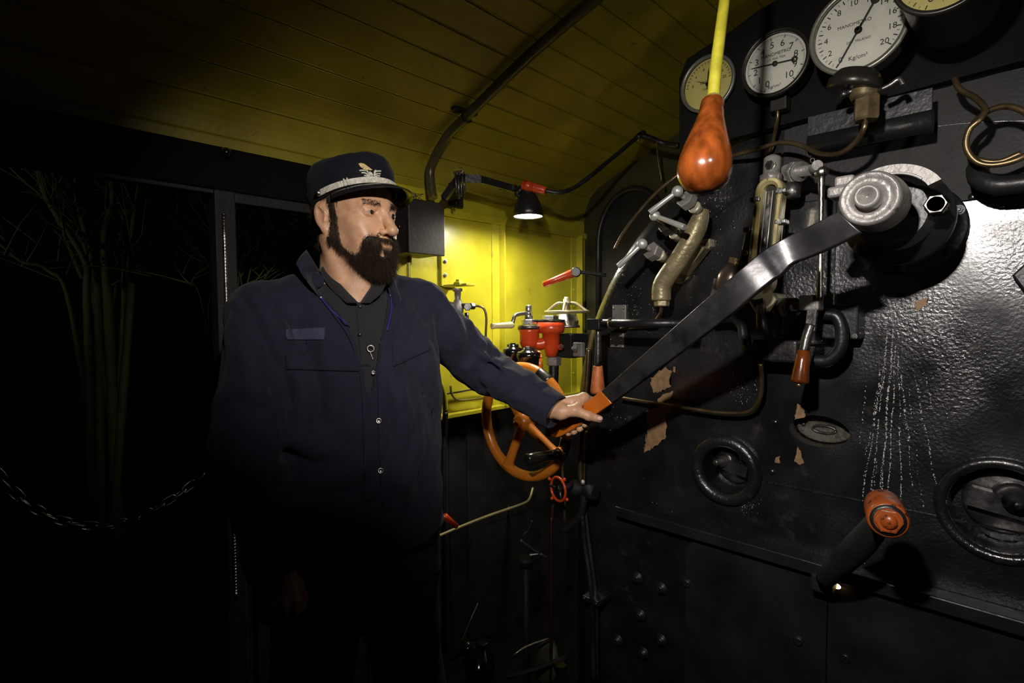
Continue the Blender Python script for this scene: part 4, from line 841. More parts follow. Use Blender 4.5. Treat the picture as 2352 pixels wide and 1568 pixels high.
for a0, a1 in ((52, 68), (-28, -8)):
    P = [cw+Vector((math.cos(R(a)), 0, math.sin(R(a))))*(Rw-.014) for a in np.linspace(a0, a1, 8)]; m = MB(); m.tube(P, .0190, 14, 0); m.build('bare_band', DSTEEL, t)
a = B(1284, 1040, yw); b_ = B(1192, 1058, yw-.17)
a = B(1286, 1042, 1.34); d = Vector((-.25, -1, 0)).normalized(); L_ = .13
m = MB(); m.lathe(a, d, [(0, .020), (.006, .021), (.008, .014), (.014, .017), (L_*.5, .016), (L_*.75, .0185), (L_*.97, .0185), (L_, .015)], 24); m.build('crank_grip', mat('black_grip', (.012, .012, .010), .15, coat=.5), t)
m = MB(); m.torus(a+d*.003, d, .018, .005, 24, 8); m.build('ferrule', WO, t)
m = MB(); m.cyl(cw+Vector((0, .03, 0)), Vector((cw.x, YF, cw.z)), .022); m.build('shaft', BLK, t)
# ================================================================== small orange handwheel
yw = 1.25; c = B(1282, 1123, yw)
t = thing('small_handwheel', (c.x, yw, c.z-.04), 'small orange-red handwheel with four nubs beside the boiler edge', 'handwheel')
m = MB(); m.torus(c, (.25, 1, 0), .036, .0042, 44, 10)
m.build('rim', RED, t)
for k in range(4):
    a = PI/2*k+.95; d = Vector((math.cos(a), 0, math.sin(a))); m = MB(); m.sph(c+d*.042, .0055, 12); m.build('nub', RED, t)
for k in range(3):
    a = 2*PI*k/3+.9; d = Vector((math.cos(a), 0, math.sin(a))); m = MB(); m.tube([c+Vector((0, .006, 0)), c+d*.036], .0035, 8, 0); m.build('spoke', DSTEEL, t)
m = MB(); m.cyl(c+Vector((0, -.008, 0)), c+Vector((0, .02, 0)), .009); m.build('hub', DSTEEL, t)
t = thing('hose_valve', B(1335, 1130, 1.33), 'black valve body with bright screw right of the small handwheel', 'valve')
m = MB(); m.cyl(c+Vector((.0, .02, 0)), B(1318, 1115, 1.32), .010); m.lathe(B(1312, 1118, 1.33), (1, .05, 0), [(0, .02), (.01, .026), (.03, .026), (.034, .018), (.06, .018), (.065, .024), (.09, .022)], 24); m.build('body', BLKR, t)
m = MB(); m.sph(B(1339, 1107, 1.30), .007, 12); m.build('screw', CHROME, t)
m = MB(); m.tube([B(1340, 1130, 1.33), B(1340, 1155, 1.33), B(1332, 1185, 1.33), B(1318, 1203, 1.33), B(1296, 1218, 1.33)], .011, 12); m.build('hose', BLKR, t)
# ================================================================== low rail and bits at the dark lower left
t = thing('hand_rail', W(1100, 1200, -1.55), 'thin dull brass rail sloping along the dark lower wall', 'rail')
m = MB(); m.tube([W(960, 1252, -1.55), W(1040, 1217, -1.55), W(1120, 1185, -1.55), W(1200, 1157, -1.55), W(1216, 1145, -1.56), W(1224, 1120, -1.58)], .006, 10); m.build('bar', mat('dull_brass', (.30, .26, .12), .4, .5), t)
m = MB(); m.cyl(W(1005, 1232, -1.55), W(1005, 1232, -1.66), .008); m.cyl(W(1170, 1167, -1.55), W(1170, 1167, -1.66), .008); m.build('standoff', BLK, t)
t = thing('small_lever', W(1035, 1195, -1.52), 'small orange handle on a thin dark rod low on the wall', 'lever')
m = MB(); a = W(1020, 1184, -1.50); b_ = W(1050, 1209, -1.50); d = (b_-a); m.lathe(a, d, [(0, .008), (.004, .012), (d.length*.5, .0105), (d.length-.004, .010), (d.length, .006)], 16); m.build('grip', RED, t)
m = MB(); m.tube([a, W(1005, 1190, -1.52), W(985, 1178, -1.54), W(955, 1182, -1.56)], .005, 8); m.build('rod', DSTEEL, t)
t = thing('axle_pump', D(1100, 1540, 1.7), 'dim glossy black pump body in the dark bottom corner', 'pump')
m = MB(); m.lathe(D(1102, 1600, 1.7), (0, 0, 1), [(0, .05), (.05, .05), (.06, .04), (.09, .042), (.10, .05), (.125, .05), (.13, .03), (.17, .025)], 30); m.build('cylinder', MATS['gloss_black'], t)
m = MB(); m.sph(D(1075, 1490, 1.7), .025, 18); m.hexn(D(1107, 1480, 1.68), (0, 0, 1), .02, .02); m.build('valve_cap', MATS['gloss_black'], t)
m = MB(); m.tube([D(1060, 1475, 1.72), D(1080, 1425, 1.74), D(1098, 1385, 1.76)], .003, 8); m.build('rod', STEEL, t)
t = thing('round_cover', D(1255, 1540, 1.8), 'dim greenish round cover and curved rod at the bottom centre', 'cover')
m = MB(); m.lathe(D(1258, 1518, 1.8), Vector((-.3, -1, .3)), [(0, .055), (.012, .055), (.02, .045), (.02, 0)], 30, False, sx=1.3); m.build('disc', mat('dim_green', (.05, .055, .03), .6, var=.5, vscale=30), t)
m = MB(); m.tube([D(1165, 1525, 1.72), D(1185, 1500, 1.72), D(1220, 1480, 1.74), D(1262, 1466, 1.76)], .004, 8); m.build('curved_rod', STEEL, t)
m = MB(); m.tube([D(1160, 1555, 1.7), D(1220, 1540, 1.72), D(1300, 1510, 1.76)], .009, 10); m.build('arm', BLKR, t)
t = thing('pipe_union', D(1288, 1545, 1.65), 'dark pipe with bright wet glints near the bottom centre', 'pipe')
m = MB(); m.cyl(D(1288, 1600, 1.65), D(1287, 1530, 1.65), .014); m.build('tube', MATS['gloss_black'], t)
m = MB(); m.hexn(D(1287, 1532, 1.65), (0, 0, 1), .02, .02); m.build('nut', MATS['gloss_black'], t)
t = thing('red_rod', D(1268, 1220, 1.75), 'thin dark red upright rod under the small handwheel', 'rod')
m = MB(); m.tube([D(1270, 1160, 1.75), D(1268, 1200, 1.75), D(1266, 1250, 1.75), D(1264, 1900, 1.75)], .005, 8); m.build('bar', mat('dull_red', (.02, .003, .002), .5), t)
t = thing('linkage', D(1220, 1260, 1.9), 'tangle of dim dark linkage rods under the large orange wheel', 'linkage')
for P in ([(1200, 1230), (1215, 1215), (1222, 1195)], [(1195, 1240), (1215, 1255), (1225, 1262), (1245, 1275)], [(1215, 1275), (1240, 1272), (1255, 1280)]):
    m = MB(); m.tube([D(a, b__, 1.9) for a, b__ in P], .006, 8); m.build('rod', DSTEEL, t)
m = MB(); m.lathe(D(1208, 1300, 1.9), (0, 0, 1), [(0, .02), (.02, .03), (.03, .03), (.035, .02)], 20); m.cyl(D(1208, 1290, 1.9), D(1208, 1290, 1.9)-Vector((0, 0, .75)), .012); m.build('pin_block', BLKR, t)
# roof hook at left
t = thing('roof_hook', W(520, 350, -1.62), 'small dark button on the roof rail above the doorway pillar', 'hook')
m = MB(); c = W(520, 350, -1.63); m.cyl(c, c+Vector((-.04, 0, 0)), .012); m.sph(c, .014, 14); m.build('knob', MATS['gloss_black'], t)
# ================================================================== whistle pull, near the camera
WQ = D(1690, -420, .80)
t = thing('whistle_pull', D(1617, 330, .74), 'varnished brown pear-shaped wooden pull hanging on a yellow rod', 'handle')
a = D(1637, 232, .76); b_ = D(1612, 432, .70); d = (b_-a); L_ = d.length
m = MB(); q = .72/FPX
prof_ = [(0, 22), (.03, 27), (.09, 28), (.11, 27), (.13, 28), (.25, 33), (.42, 43), (.58, 53), (.70, 58.5), (.80, 60), (.88, 56), (.95, 43), (.985, 24), (1.0, 3)]
m.lathe(a, d, [(f*L_, r*q) for f, r in prof_], 48); m.build('pear', WOOD, t)
m = MB(); dn = d.normalized(); m.lathe(a-dn*.006, dn, [(0, 17*q), (.003, 20*q), (.006, 19*q), (.007, 22*q), (.010, 21*q)], 28); m.build('collar', mat('collar_yellow', (.25, .21, .07), .45, .2), t)
m = MB(); m.tube([a-dn*.003, D(1645, 150, .765), D(1655, 70, .775), D(1664, 0, .785), D(1672, -80, .79), D(1680, -230, .80), D(1690, -420, .80)], lambda k: (15-4*k)*q, 18); m.cyl(D(1690, -415, .80), Vector((WQ.x, WQ.y, arch_y(WQ.x)-.004)), .007); m.build('rod', mat('rod_yellow', (.30, .27, .02), .4, var=.25, vscale=40, bump=.15), t)
# ================================================================== SURFACES FROM BLENDED VOLUMES (bodies, cloth)
def V3(p): return np.array([float(p[0]), float(p[1]), float(p[2])], dtype=np.float32)
class Field:
    def __init__(s, lo, hi, h):
        s.lo = V3(lo); s.h = h; s.n = [int((hi[i]-lo[i])/h)+1 for i in range(3)]
        s.ax = [s.lo[i]+h*np.arange(s.n[i], dtype=np.float32) for i in range(3)]; s.F = np.full(s.n, 1.0, np.float32)
    def sl(s, lo, hi, m):
        r = []
        for i in range(3):
            a = max(0, int((lo[i]-m-s.lo[i])/s.h)); b = min(s.n[i], int((hi[i]+m-s.lo[i])/s.h)+2); r.append(slice(a, max(a, b)))
        return tuple(r)
    def grid(s, q): return np.meshgrid(s.ax[0][q[0]], s.ax[1][q[1]], s.ax[2][q[2]], indexing='ij')
    def add(s, prim, k=.01, cut=False):
        fn, lo, hi = prim; q = s.sl(lo, hi, k+.03)
        if any(x.stop <= x.start for x in q): return s
        d = fn(*s.grid(q)); F = s.F[q]
        if not cut:
            h = np.maximum(k-np.abs(F-d), 0)/k; s.F[q] = np.minimum(F, d)-h*h*k*.25
        else:
            d = -d; h = np.maximum(k-np.abs(F-d), 0)/k; s.F[q] = np.maximum(F, d)+h*h*k*.25
        return s
    def mod(s, fn): s.F = s.F+fn(*np.meshgrid(*s.ax, indexing='ij')); return s
    def mesh(s):
        F = s.F; S = F < 0; nx, ny, nz = F.shape
        acc = np.zeros((nx-1, ny-1, nz-1, 3), np.float32); cnt = np.zeros((nx-1, ny-1, nz-1), np.float32)
        quads = []
        for ax in range(3):
            o = [(0, 0), (0, 0), (0, 0)]
            a = [slice(None)]*3; b = [slice(None)]*3; a[ax] = slice(0, -1); b[ax] = slice(1, None)
            Fa, Fb = F[tuple(a)], F[tuple(b)]; X = S[tuple(a)] != S[tuple(b)]
            idx = np.argwhere(X); fa = Fa[X]; fb = Fb[X]; t = fa/(fa-fb+1e-12)
            pos = idx.astype(np.float32); pos[:, ax] += t; inside = S[tuple(a)][X]
            u_, v_ = [i for i in range(3) if i != ax]
            ok = (idx[:, u_] > 0) & (idx[:, v_] > 0) & (idx[:, u_] < F.shape[u_]-1) & (idx[:, v_] < F.shape[v_]-1)
            idx = idx[ok]; pos = pos[ok]; inside = inside[ok]; cells = []
            for du, dv in ((0, 0), (-1, 0), (-1, -1), (0, -1)):
                c = idx.copy(); c[:, u_] += du; c[:, v_] += dv; cells.append(c)
                np.add.at(acc, (c[:, 0], c[:, 1], c[:, 2]), pos); np.add.at(cnt, (c[:, 0], c[:, 1], c[:, 2]), 1)
            quads.append((cells, inside, ax))
        act = cnt > 0; ids = np.full(cnt.shape, -1, np.int64); ids[act] = np.arange(act.sum())
        vs = (acc[act]/cnt[act][:, None])*s.h+s.lo; fs = []
        for cells, inside, ax in quads:
            q = np.stack([ids[c[:, 0], c[:, 1], c[:, 2]] for c in cells], 1); flip = inside if ax != 1 else ~inside
            q[~flip] = q[~flip][:, ::-1]; fs.append(q)
        fs = np.concatenate(fs); return vs, fs
def aff(x, y, z, M):  # rotate into local axes
    return [M[i][0]*x+M[i][1]*y+M[i][2]*z for i in range(3)]
def ellip(c, r, rot=None):
    c = V3(c); r = V3(r); R_ = None if rot is None else np.array(Euler([math.radians(a) for a in rot]).to_matrix().transposed())
    def fn(x, y, z):
        x = x-c[0]; y = y-c[1]; z = z-c[2]
        if R_ is not None: x, y, z = aff(x, y, z, R_)
        k0 = np.sqrt((x/r[0])**2+(y/r[1])**2+(z/r[2])**2)+1e-6; k1 = np.sqrt((x/r[0]**2)**2+(y/r[1]**2)**2+(z/r[2]**2)**2)+1e-6
        return k0*(k0-1)/k1
    m = max(r) if rot is not None else r
    return fn, c-m, c+m
def caps(a, b, ra, rb=None, n=None, fl=1.0):
    a = V3(a); b = V3(b); rb = ra if rb is None else rb; ab = b-a; L2 = float(ab@ab)+1e-12
    if n is not None:
        n = V3(n); n = n-ab*float(n@ab)/L2; n = n/np.linalg.norm(n)
    def fn(x, y, z):
        x = x-a[0]; y = y-a[1]; z = z-a[2]
        t = np.clip((x*ab[0]+y*ab[1]+z*ab[2])/L2, 0, 1)
        x = x-t*ab[0]; y = y-t*ab[1]; z = z-t*ab[2]
        if n is not None:
            g = (x*n[0]+y*n[1]+z*n[2])*(1/fl-1); x = x+n[0]*g; y = y+n[1]*g; z = z+n[2]*g
            return (np.sqrt(x*x+y*y+z*z)-(ra+(rb-ra)*t))*min(1, (1+fl)/2)
        return np.sqrt(x*x+y*y+z*z)-(ra+(rb-ra)*t)
    m = max(ra, rb); return fn, np.minimum(a, b)-m, np.maximum(a, b)+m
def chainf(F, P, Rr, k=.01, n=None, fl=1.0):
    for i in range(len(P)-1): F.add(caps(P[i], P[i+1], Rr[i], Rr[i+1], n, fl), k)
def loft(zs, a, b, cx, cy=None, ex=2.0):
    cy = cy or [0]*len(zs)
    def fn(x, y, z):
        A = np.interp(z, zs, a).astype(np.float32); Bq = np.interp(z, zs, b).astype(np.float32); C = np.interp(z, zs, cx).astype(np.float32); Cy = np.interp(z, zs, cy).astype(np.float32)
        d = ((np.abs((x-C)/Bq)**ex+np.abs((y-Cy)/A)**ex)**(1/ex)-1)*np.minimum(A, Bq)
        return np.maximum(d, np.maximum(zs[0]-z, z-zs[-1]))
    m = max(a)+.05; return fn, V3((-m, -m, zs[0])), V3((m, m, zs[-1]))
def wob(seed, amp, freq, n=7):
    rs = np.random.RandomState(seed); K = rs.normal(size=(n, 3))*freq; P = rs.rand(n)*6.28
    def fn(x, y, z):
        r = 0
        for k, p in zip(K, P): r = r+np.sin(x*k[0]+y*k[1]+z*k[2]+p)
        return (r*amp/math.sqrt(n)).astype(np.float32)
    return fn
def np_mesh(name, vs, fs, m, parent=None, org=None, smooth=True):
    org = Vector((0, 0, 0)) if org is None else org
    me = bpy.data.meshes.new(name); me.from_pydata((np.asarray(vs, dtype=np.float64)-np.array(org)).tolist(), [], np.asarray(fs).tolist() if not isinstance(fs, list) else fs); me.materials.append(m)
    me.polygons.foreach_set('use_smooth', [smooth]*len(me.polygons)); me.update()
    o = bpy.data.objects.new(name, me); COL.objects.link(o)
    if parent: o.parent = parent
    return o
def tow(vs, M):   # local numpy verts -> world
    M = np.array(M); return vs@M[:3, :3].T+M[:3, 3]
def bvh_of(vs, fs): return BVHTree.FromPolygons([tuple(v) for v in np.asarray(vs, dtype=float).tolist()], [tuple(f) for f in np.asarray(fs).tolist()])
def hit(bv, px, py, lift=0):
    d = ray(px, py); r = bv.ray_cast(CAMP, d)
    if r[0] is None: return None
    n = r[1] if r[1].dot(d) < 0 else -r[1]
    return r[0]+n*lift
def drape(name, A, C, bv, m, parent, org, lift=.002, th=.002, nu=10, nv=24, liftA=0):
    """cloth strip lying on a surface between two edge lines A and C (pixel polylines)."""
    ca = crom([Vector((*p, 0)) for p in A], 8); cb = crom([Vector((*p, 0)) for p in C], 8); fa, La = resamp(ca, 0); fb, Lb = resamp(cb, 0)
    rows = []; last = None
    for i in range(nv+1):
        p = fa(La*i/nv); q = fb(Lb*i/nv); row = []
        for j in range(nu+1):
            t = j/nu; s_ = p.lerp(q, t); h_ = hit(bv, s_.x, s_.y, lift+liftA*(1-t)*math.sin(PI*min(1, i/nv*1.0)))
            if h_ is None: h_ = D(s_.x, s_.y, depth(last) if last else 1.2)
            last = h_; row.append(h_)
        rows.append(row)
    top = [[v-ray(*proj(v))*th for v in r] for r in rows]; mb = MB()
    Vt = [[mb.b.verts.new(v) for v in r] for r in top]; Vb = [[mb.b.verts.new(v) for v in r] for r in rows]
    for i in range(nv):
        for j in range(nu):
            mb.b.faces.new((Vt[i][j], Vt[i][j+1], Vt[i+1][j+1], Vt[i+1][j])).smooth = True
    rim = [(0, j) for j in range(nu)]+[(i, nu) for i in range(nv)]+[(nv, j) for j in range(nu, 0, -1)]+[(i, 0) for i in range(nv, 0, -1)]
    for k in range(len(rim)):
        a, b_ = rim[k], rim[(k+1) % len(rim)]; mb.b.faces.new((Vt[a[0]][a[1]], Vb[a[0]][a[1]], Vb[b_[0]][b_[1]], Vt[b_[0]][b_[1]])).smooth = True
    return mb.build(name, m, parent)
def sdpoly(Y, Z, P):
    """signed distance to polygon in 2-D (negative inside)."""
    d = np.full(Y.shape, 1e9, np.float32); ins = np.zeros(Y.shape, bool); n = len(P)
    for i in range(n):
        a = P[i]; b = P[(i+1) % n]; ey, ez = b[0]-a[0], b[1]-a[1]; wy, wz = Y-a[0], Z-a[1]
        t = np.clip((wy*ey+wz*ez)/(ey*ey+ez*ez+1e-12), 0, 1); d = np.minimum(d, (wy-t*ey)**2+(wz-t*ez)**2)
        c = ((a[1] > Z) != (b[1] > Z)) & (Y < (b[0]-a[0])*(Z-a[1])/(b[1]-a[1]+1e-12)+a[0]); ins ^= c
    d = np.sqrt(d); return np.where(ins, -d, d)
# ------------------------------------------------------------------ person: frames
NK = D(806, 655, 1.20); PO = Vector((NK.x, NK.y, 0))          # floor point under the neck
CAMA = R(43.9)
def fwd(a):   # direction at angle a from «towards the camera» turning to picture right
    Rv = Vector((math.cos(CAMA), math.sin(CAMA), 0)); Vv = Vector((-math.sin(CAMA), math.cos(CAMA), 0)); return Rv*math.sin(R(a))-Vv*math.cos(R(a))
def fr(o, f):
    f = Vector(f).normalized(); l = Vector((0, 0, 1)).cross(f).normalized(); u_ = f.cross(l)
    M = Matrix.Identity(4)
    for i in range(3): M[i][0] = f[i]; M[i][1] = l[i]; M[i][2] = u_[i]; M[i][3] = o[i]
    return M
TM = fr(PO, fwd(35)); TI = TM.inverted()
HO = D(814, 497, 1.17); hf = fwd(60); hf.z = -.03; HM = fr(HO, hf) @ Matrix.Scale(.955, 4); HI = HM.inverted()
SKIN = mat('skin', (.53, .30, .18), .46, var=.18, vscale=35, bump=.10, bscale=260, sss=.12, spec=.45, col2=(.42, .17, .10), mask=(.55, .75), mscale=45)
HAIRM = mat('dark_brown_hair', (.034, .021, .013), .6, var=.5, vscale=200, spec=.2)
CLOTH = mat('navy_work_cloth', (.0135, .0135, .027), .85, var=.18, vscale=60, bump=.35, bscale=500, spec=.2, sheen=.05)
SHIRT = mat('black_shirt_cloth', (.018, .017, .020), .85, var=.2, bump=.3, bscale=400, spec=.2, sheen=.15)
TROU = mat('dark_grey_trousers', (.030, .029, .024), .95, var=.2, bump=.4, bscale=300, spec=.05)
CAPM = mat('navy_cap_cloth', (.0045, .0048, .009), .85, var=.25, bump=.3, bscale=400, spec=.15, sheen=.03)
# ------------------------------------------------------------------ head
F = Field((-.125, -.105, -.25), (.145, .105, .145), .0021)
F.add(ellip((-.008, 0, .032), (.098, .078, .088)), .01)
F.add(ellip((.034, 0, -.03), (.060, .060, .085)), .03)
for s in (-1, 1):
    F.add(caps((-.01, s*.055, -.05), (.068, s*.020, -.100), .022, .018), .03)
    F.add(ellip((.052, s*.044, -.030), (.026, .018, .020)), .02)
    F.add(caps((.085, s*.008, .0185), (.073, s*.044, .0165), .0105, .009), .012)
    F.add(ellip((.060, s*.036, -.058), (.028, .020, .024)), .02)
F.add(ellip((.074, 0, -.104), (.022, .024, .018)), .025)
F.add(ellip((.078, 0, -.066), (.024, .030, .024)), .02)
for s in (-1, 1): F.add(ellip((.094, s*.033, .0), (.016, .017, .012)), .014, cut=True)
for s in (-1, 1):       # eyeball bulge under the lids, then lids with an open slit
    F.add(ellip((.0735, s*.033, -.001), (.0145, .0155, .0140)), .003)
    F.add(caps((.0835, s*.0215, .0055), (.0790, s*.0455, .0040), .0030, .0026), .004)     # upper lid roll
    F.add(caps((.0835, s*.0215, -.0080), (.0790, s*.0440, -.0075), .0022, .0018), .004)   # lower lid
    F.add(ellip((.0940, s*.0335, -.0022), (.0230, .0122, .0034), (0, 0, s*14)), .0015, cut=True)
    F.add(caps((.076, s*.026, -.016), (.070, s*.046, -.013), .003, .002), .006)            # bag under eye
F.add(caps((.086, 0, .012), (.104, 0, -.020), .0078, .0085), .010)
F.add(caps((.104, 0, -.020), (.1145, 0, -.037), .0095, .0120), .008)
F.add(ellip((.1155, 0, -.0400), (.0125, .0125, .0108)), .006)
for s in (-1, 1):
    F.add(ellip((.1005, s*.0135, -.0430), (.0115, .0072, .0078)), .006)
    F.add(ellip((.1060, s*.0080, -.0510), (.0055, .0036, .0040)), .003, cut=True)
    F.add(caps((.094, s*.017, -.048), (.084, s*.032, -.066), .0022, .0018), .007, cut=True)  # fold beside the mouth
F.add(caps((.094, 0, -.0630), (.090, -.020, -.0665), .0052, .003), .005); F.add(caps((.094, 0, -.0630), (.090, .020, -.0665), .0052, .003), .005)
F.add(caps((.0945, -.012, -.0735), (.0945, .012, -.0735), .0062, .0062), .005)
F.add(caps((.104, -.018, -.0680), (.104, .018, -.0680), .0016, .0016), .003, cut=True)
F.add(ellip((.100, 0, -.0850), (.008, .020, .006)), .008, cut=True)
# neck, with throat
F.add(caps((-.022, 0, -.05), (-.036, 0, -.25), .056, .066), .02)
F.add(caps((.025, 0, -.105), (.012, 0, -.25), .030, .045), .03)
F.add(ellip((.038, 0, -.158), (.014, .014, .018)), .02)
for s in (-1, 1): F.add(caps((-.03, s*.055, -.06), (.035, s*.020, -.245), .014, .013), .018)
# ears
for s in (-1, 1):
    rot = (s*6, -12, -s*24)
    F.add(ellip((-.016, s*.0805, -.008), (.0165, .0065, .0310), rot), .006)
    F.add(ellip((-.010, s*.0770, -.0380), (.0080, .0055, .0095), rot), .006)
    F.add(ellip((-.013, s*.0880, -.006), (.0098, .0062, .0200), rot), .003, cut=True)
    F.add(caps((-.006, s*.0800, -.002), (-.016, s*.0855, .008), .0022, .0018), .004)
    F.add(caps((-.004, s*.0795, -.014), (-.004, s*.0815, -.022), .0032, .0028), .004)
F.mod(wob(3, .0004, 90))
hv, hfc = F.mesh(); hw = tow(hv, HM); HEADB = bvh_of(hw, hfc)
body_parts = [(hw, hfc)]
# ------------------------------------------------------------------ hands (world coordinates)
def hand(lo_hi, build):
    P = np.array(lo_hi); F = Field(P.min(0)-.045, P.max(0)+.045, .0018); build(F); return F.mesh()
def left_hand(F):
    wr = D(1262, 936, 1.335); cam_n = -VIEW
    K = [D(1341, 914, 1.338), D(1334, 917, 1.358), D(1322, 926, 1.378), D(1308, 938, 1.392)]
    for i, k in enumerate(K):
        F.add(caps(wr.lerp(D(1262, 950, 1.36), i/3), k, .0200, .0125), .014)
    F.add(caps(D(1245, 932, 1.34), wr, .027, .025), .01)
    for k, pip, dip, tip, r in ((K[0], B(1364, 922, 1.112), B(1360, 956, 1.105), B(1343, 975, 1.088), .0098), (K[1], B(1352, 937, 1.125), B(1347, 970, 1.115), B(1331, 985, 1.095), .0100),
                            (K[2], B(1338, 950, 1.130), B(1332, 982, 1.12), B(1318, 992, 1.10), .0094), (K[3], B(1320, 962, 1.130), B(1316, 990, 1.12), B(1305, 996, 1.10), .0083)):
        chainf(F, [k, pip, dip, tip], [r*1.2, r*1.03, r*.93, r*.82], .004)
        F.add(ellip(k, (r*1.28,)*3), .004)
    cm = D(1288, 946, 1.318); mc = D(1320, 943, 1.302); ip = D(1352, 955, 1.296); tp = D(1377, 962, 1.292)
    F.add(caps(wr, cm, .020, .0185), .012); F.add(caps(cm, mc, .0185, .0135), .010)
    F.add(caps(mc, ip, .0128, .0108), .005); F.add(ellip(ip, (.0118,)*3), .003); F.add(caps(ip, tp, .0108, .0088, -VIEW, .85), .004)
    F.add(caps(mc, K[0], .010, .010), .012)
lo = [tuple(D(1245, 930, 1.34)), tuple(D(1385, 960, 1.29)), tuple(B(1360, 925, 1.13)), tuple(B(1305, 1000, 1.12)), tuple(D(1300, 900, 1.40))]
lhv, lhf = hand(lo, left_hand); body_parts.append((lhv, lhf))
def right_hand(F):
    wr = D(622, 1290, 1.015); wr2 = D(640, 1318, 1.008)
    K = [D(673, 1376, 1.005), D(650, 1386, .992), D(624, 1383, .990), D(601, 1370, .998)]
    F.add(caps(D(615, 1262, 1.02), wr, .027, .026), .01)
    for i, k in enumerate(K):
        s0 = D(650, 1310, 1.01).lerp(D(606, 1322, 1.012), i/3); F.add(caps(s0, k, .0215, .0125, -VIEW, .85), .014)
    Q = [((676, 1402, 1.02), (668, 1412, 1.045), (655, 1392, 1.058)), ((650, 1416, 1.01), (643, 1422, 1.04), (636, 1398, 1.056)), ((620, 1416, 1.008), (614, 1424, 1.038), (612, 1400, 1.055)), ((597, 1402, 1.012), (594, 1415, 1.036), (594, 1395, 1.05))]
    for k, (p1, p2, p3), r in zip(K, Q, (.0100, .0102, .0096, .0086)):
        chainf(F, [k, D(*p1), D(*p2), D(*p3)], [r*1.2, r*1.05, r*.95, r*.85], .0035); F.add(ellip(k, (r*1.3,)*3), .004)
    chainf(F, [D(655, 1318, 1.02), D(680, 1345, 1.03), D(692, 1370, 1.035), D(693, 1394, 1.03)], [.019, .0145, .0118, .0095], .006)
lo = [tuple(D(*q)) for q in ((615, 1262, 1.02), (590, 1425, 1.06), (700, 1400, 1.04), (600, 1370, .98), (700, 1300, .98))]
rhv, rhf = hand(lo, right_hand); body_parts.append((rhv, rhf))
# ------------------------------------------------------------------ arm joints (world)
RS, RE, RW = D(606, 728, 1.10), D(563, 1010, 1.00), D(626, 1292, 1.02)
LS, LE, LW = D(958, 712, 1.335), D(1118, 850, 1.45), D(1262, 938, 1.335)
# bare body under the clothes
zz = [.86, .95, 1.08, 1.2, 1.32, 1.40, 1.46, 1.50]
F = Field((-.2, -.28, .0), (.3, .28, 1.56), .011)
F.add(loft(zz, [.165, .17, .165, .17, .175, .165, .11, .06], [.12, .125, .125, .12, .118, .10, .08, .055], [0, .005, .01, .01, 0, -.01, -.02, -.03]), .02)
for s in (-1, 1): chainf(F, [(0, s*.09, .92), (.02, s*.12, .50), (-.02, s*.13, .09)], [.085, .055, .040], .03)
for s in (-1, 1): F.add(caps((-.02, s*.13, .06), (.14, s*.16, .045), .035, .03), .02)
bv_, bf_ = F.mesh(); body_parts.append((tow(bv_, TM), bf_))
for a, b_, c in ((RS, RE, RW), (LS, LE, LW)):
    P = np.array([tuple(a), tuple(b_), tuple(c)]); F = Field(P.min(0)-.08, P.max(0)+.08, .008)
    chainf(F, [a, b_, c], [.048, .038, .026], .02); q = F.mesh(); body_parts.append(q)
vs = []; fs = []; off = 0
for v, f in body_parts: vs.append(v); fs.append(np.asarray(f)+off); off += len(v)
body = np_mesh('person', np.concatenate(vs), np.concatenate(fs), SKIN, None, PO); body.location = PO
tag(body, 'bearded man in navy work jacket and peaked cap, one hand on the long lever', 'person')
# eyes
EYEW = mat('eye_white', (.30, .26, .23), .15, var=.08, vscale=80); IRIS = mat('iris_dark', (.02, .012, .008), .1, var=.3)
for s in (-1, 1):
    c = HM@Vector((.0735, s*.033, -.001)); m = MB(); m.sph(c, .0133, 24); e = m.build('eye', EYEW, body)
    d = (HM.to_3x3()@Vector((1, .16, .0))).normalized(); m = MB(); m.lathe(c+d*.0122, d, [(0, .0063), (.0006, .0060), (.0012, .004), (.0014, .0)], 20, False); m.build('iris', IRIS, e)
# thumb nail
m = MB(); c = D(1378, 961, 1.2825); m.lathe(c, -VIEW, [(-.002, .0072), (.0008, .0066), (.0014, .004), (.0016, 0)], 20, False, sx=.75); nl = m.build('thumb_nail', mat('nail', (.62, .42, .33), .3, var=.1), body)
# ------------------------------------------------------------------ hair, beard, brows (strands rooted in the head surface)
tri = hv[hfc]; cen = tri.mean(1); e1 = tri[:, 1]-tri[:, 0]; e2 = tri[:, 2]-tri[:, 0]; nn = np.cross(e1, e2); nn /= np.linalg.norm(nn, axis=1)[:, None]+1e-9
outw = cen-np.array([0, 0, -.0]); 
if (np.sum(nn*outw, 1) > 0).mean() < .5: nn = -nn
cx_, cy_, cz_ = cen.T
def zb(x): return np.interp(x, [-.2, -.012, .0, .016, .022, .030, .045, .060, .070, .078, .088, .2], [-.3, -.3, .05, .03, -.035, -.070, -.088, -.092, -.084, -.062, -.049, -.046])
ear = (np.abs(cy_) > .0715) & (cx_ > -.045) & (cx_ < .001) & (cz_ > -.055) & (cz_ < .03)
front = cx_ > -.012
nose = (np.abs(cy_) < .020) & (cx_ > .096) & (cz_ > -.056)
lips = (np.abs(cy_) < .017) & (cz_ < -.064) & (cz_ > -.079) & (cx_ > .085)
patch = ((cy_+.012)**2+(cz_+.086)**2 < .009**2) & (cx_ > .07)
bedge = zb(cx_)-cz_
beardm = front & (cz_ < zb(cx_)+.007) & (cz_ > np.interp(cx_, [0, .03, .055, .09], [-.070, -.090, -.122, -.135])) & ~ear & ~nose & ~lips & ~patch
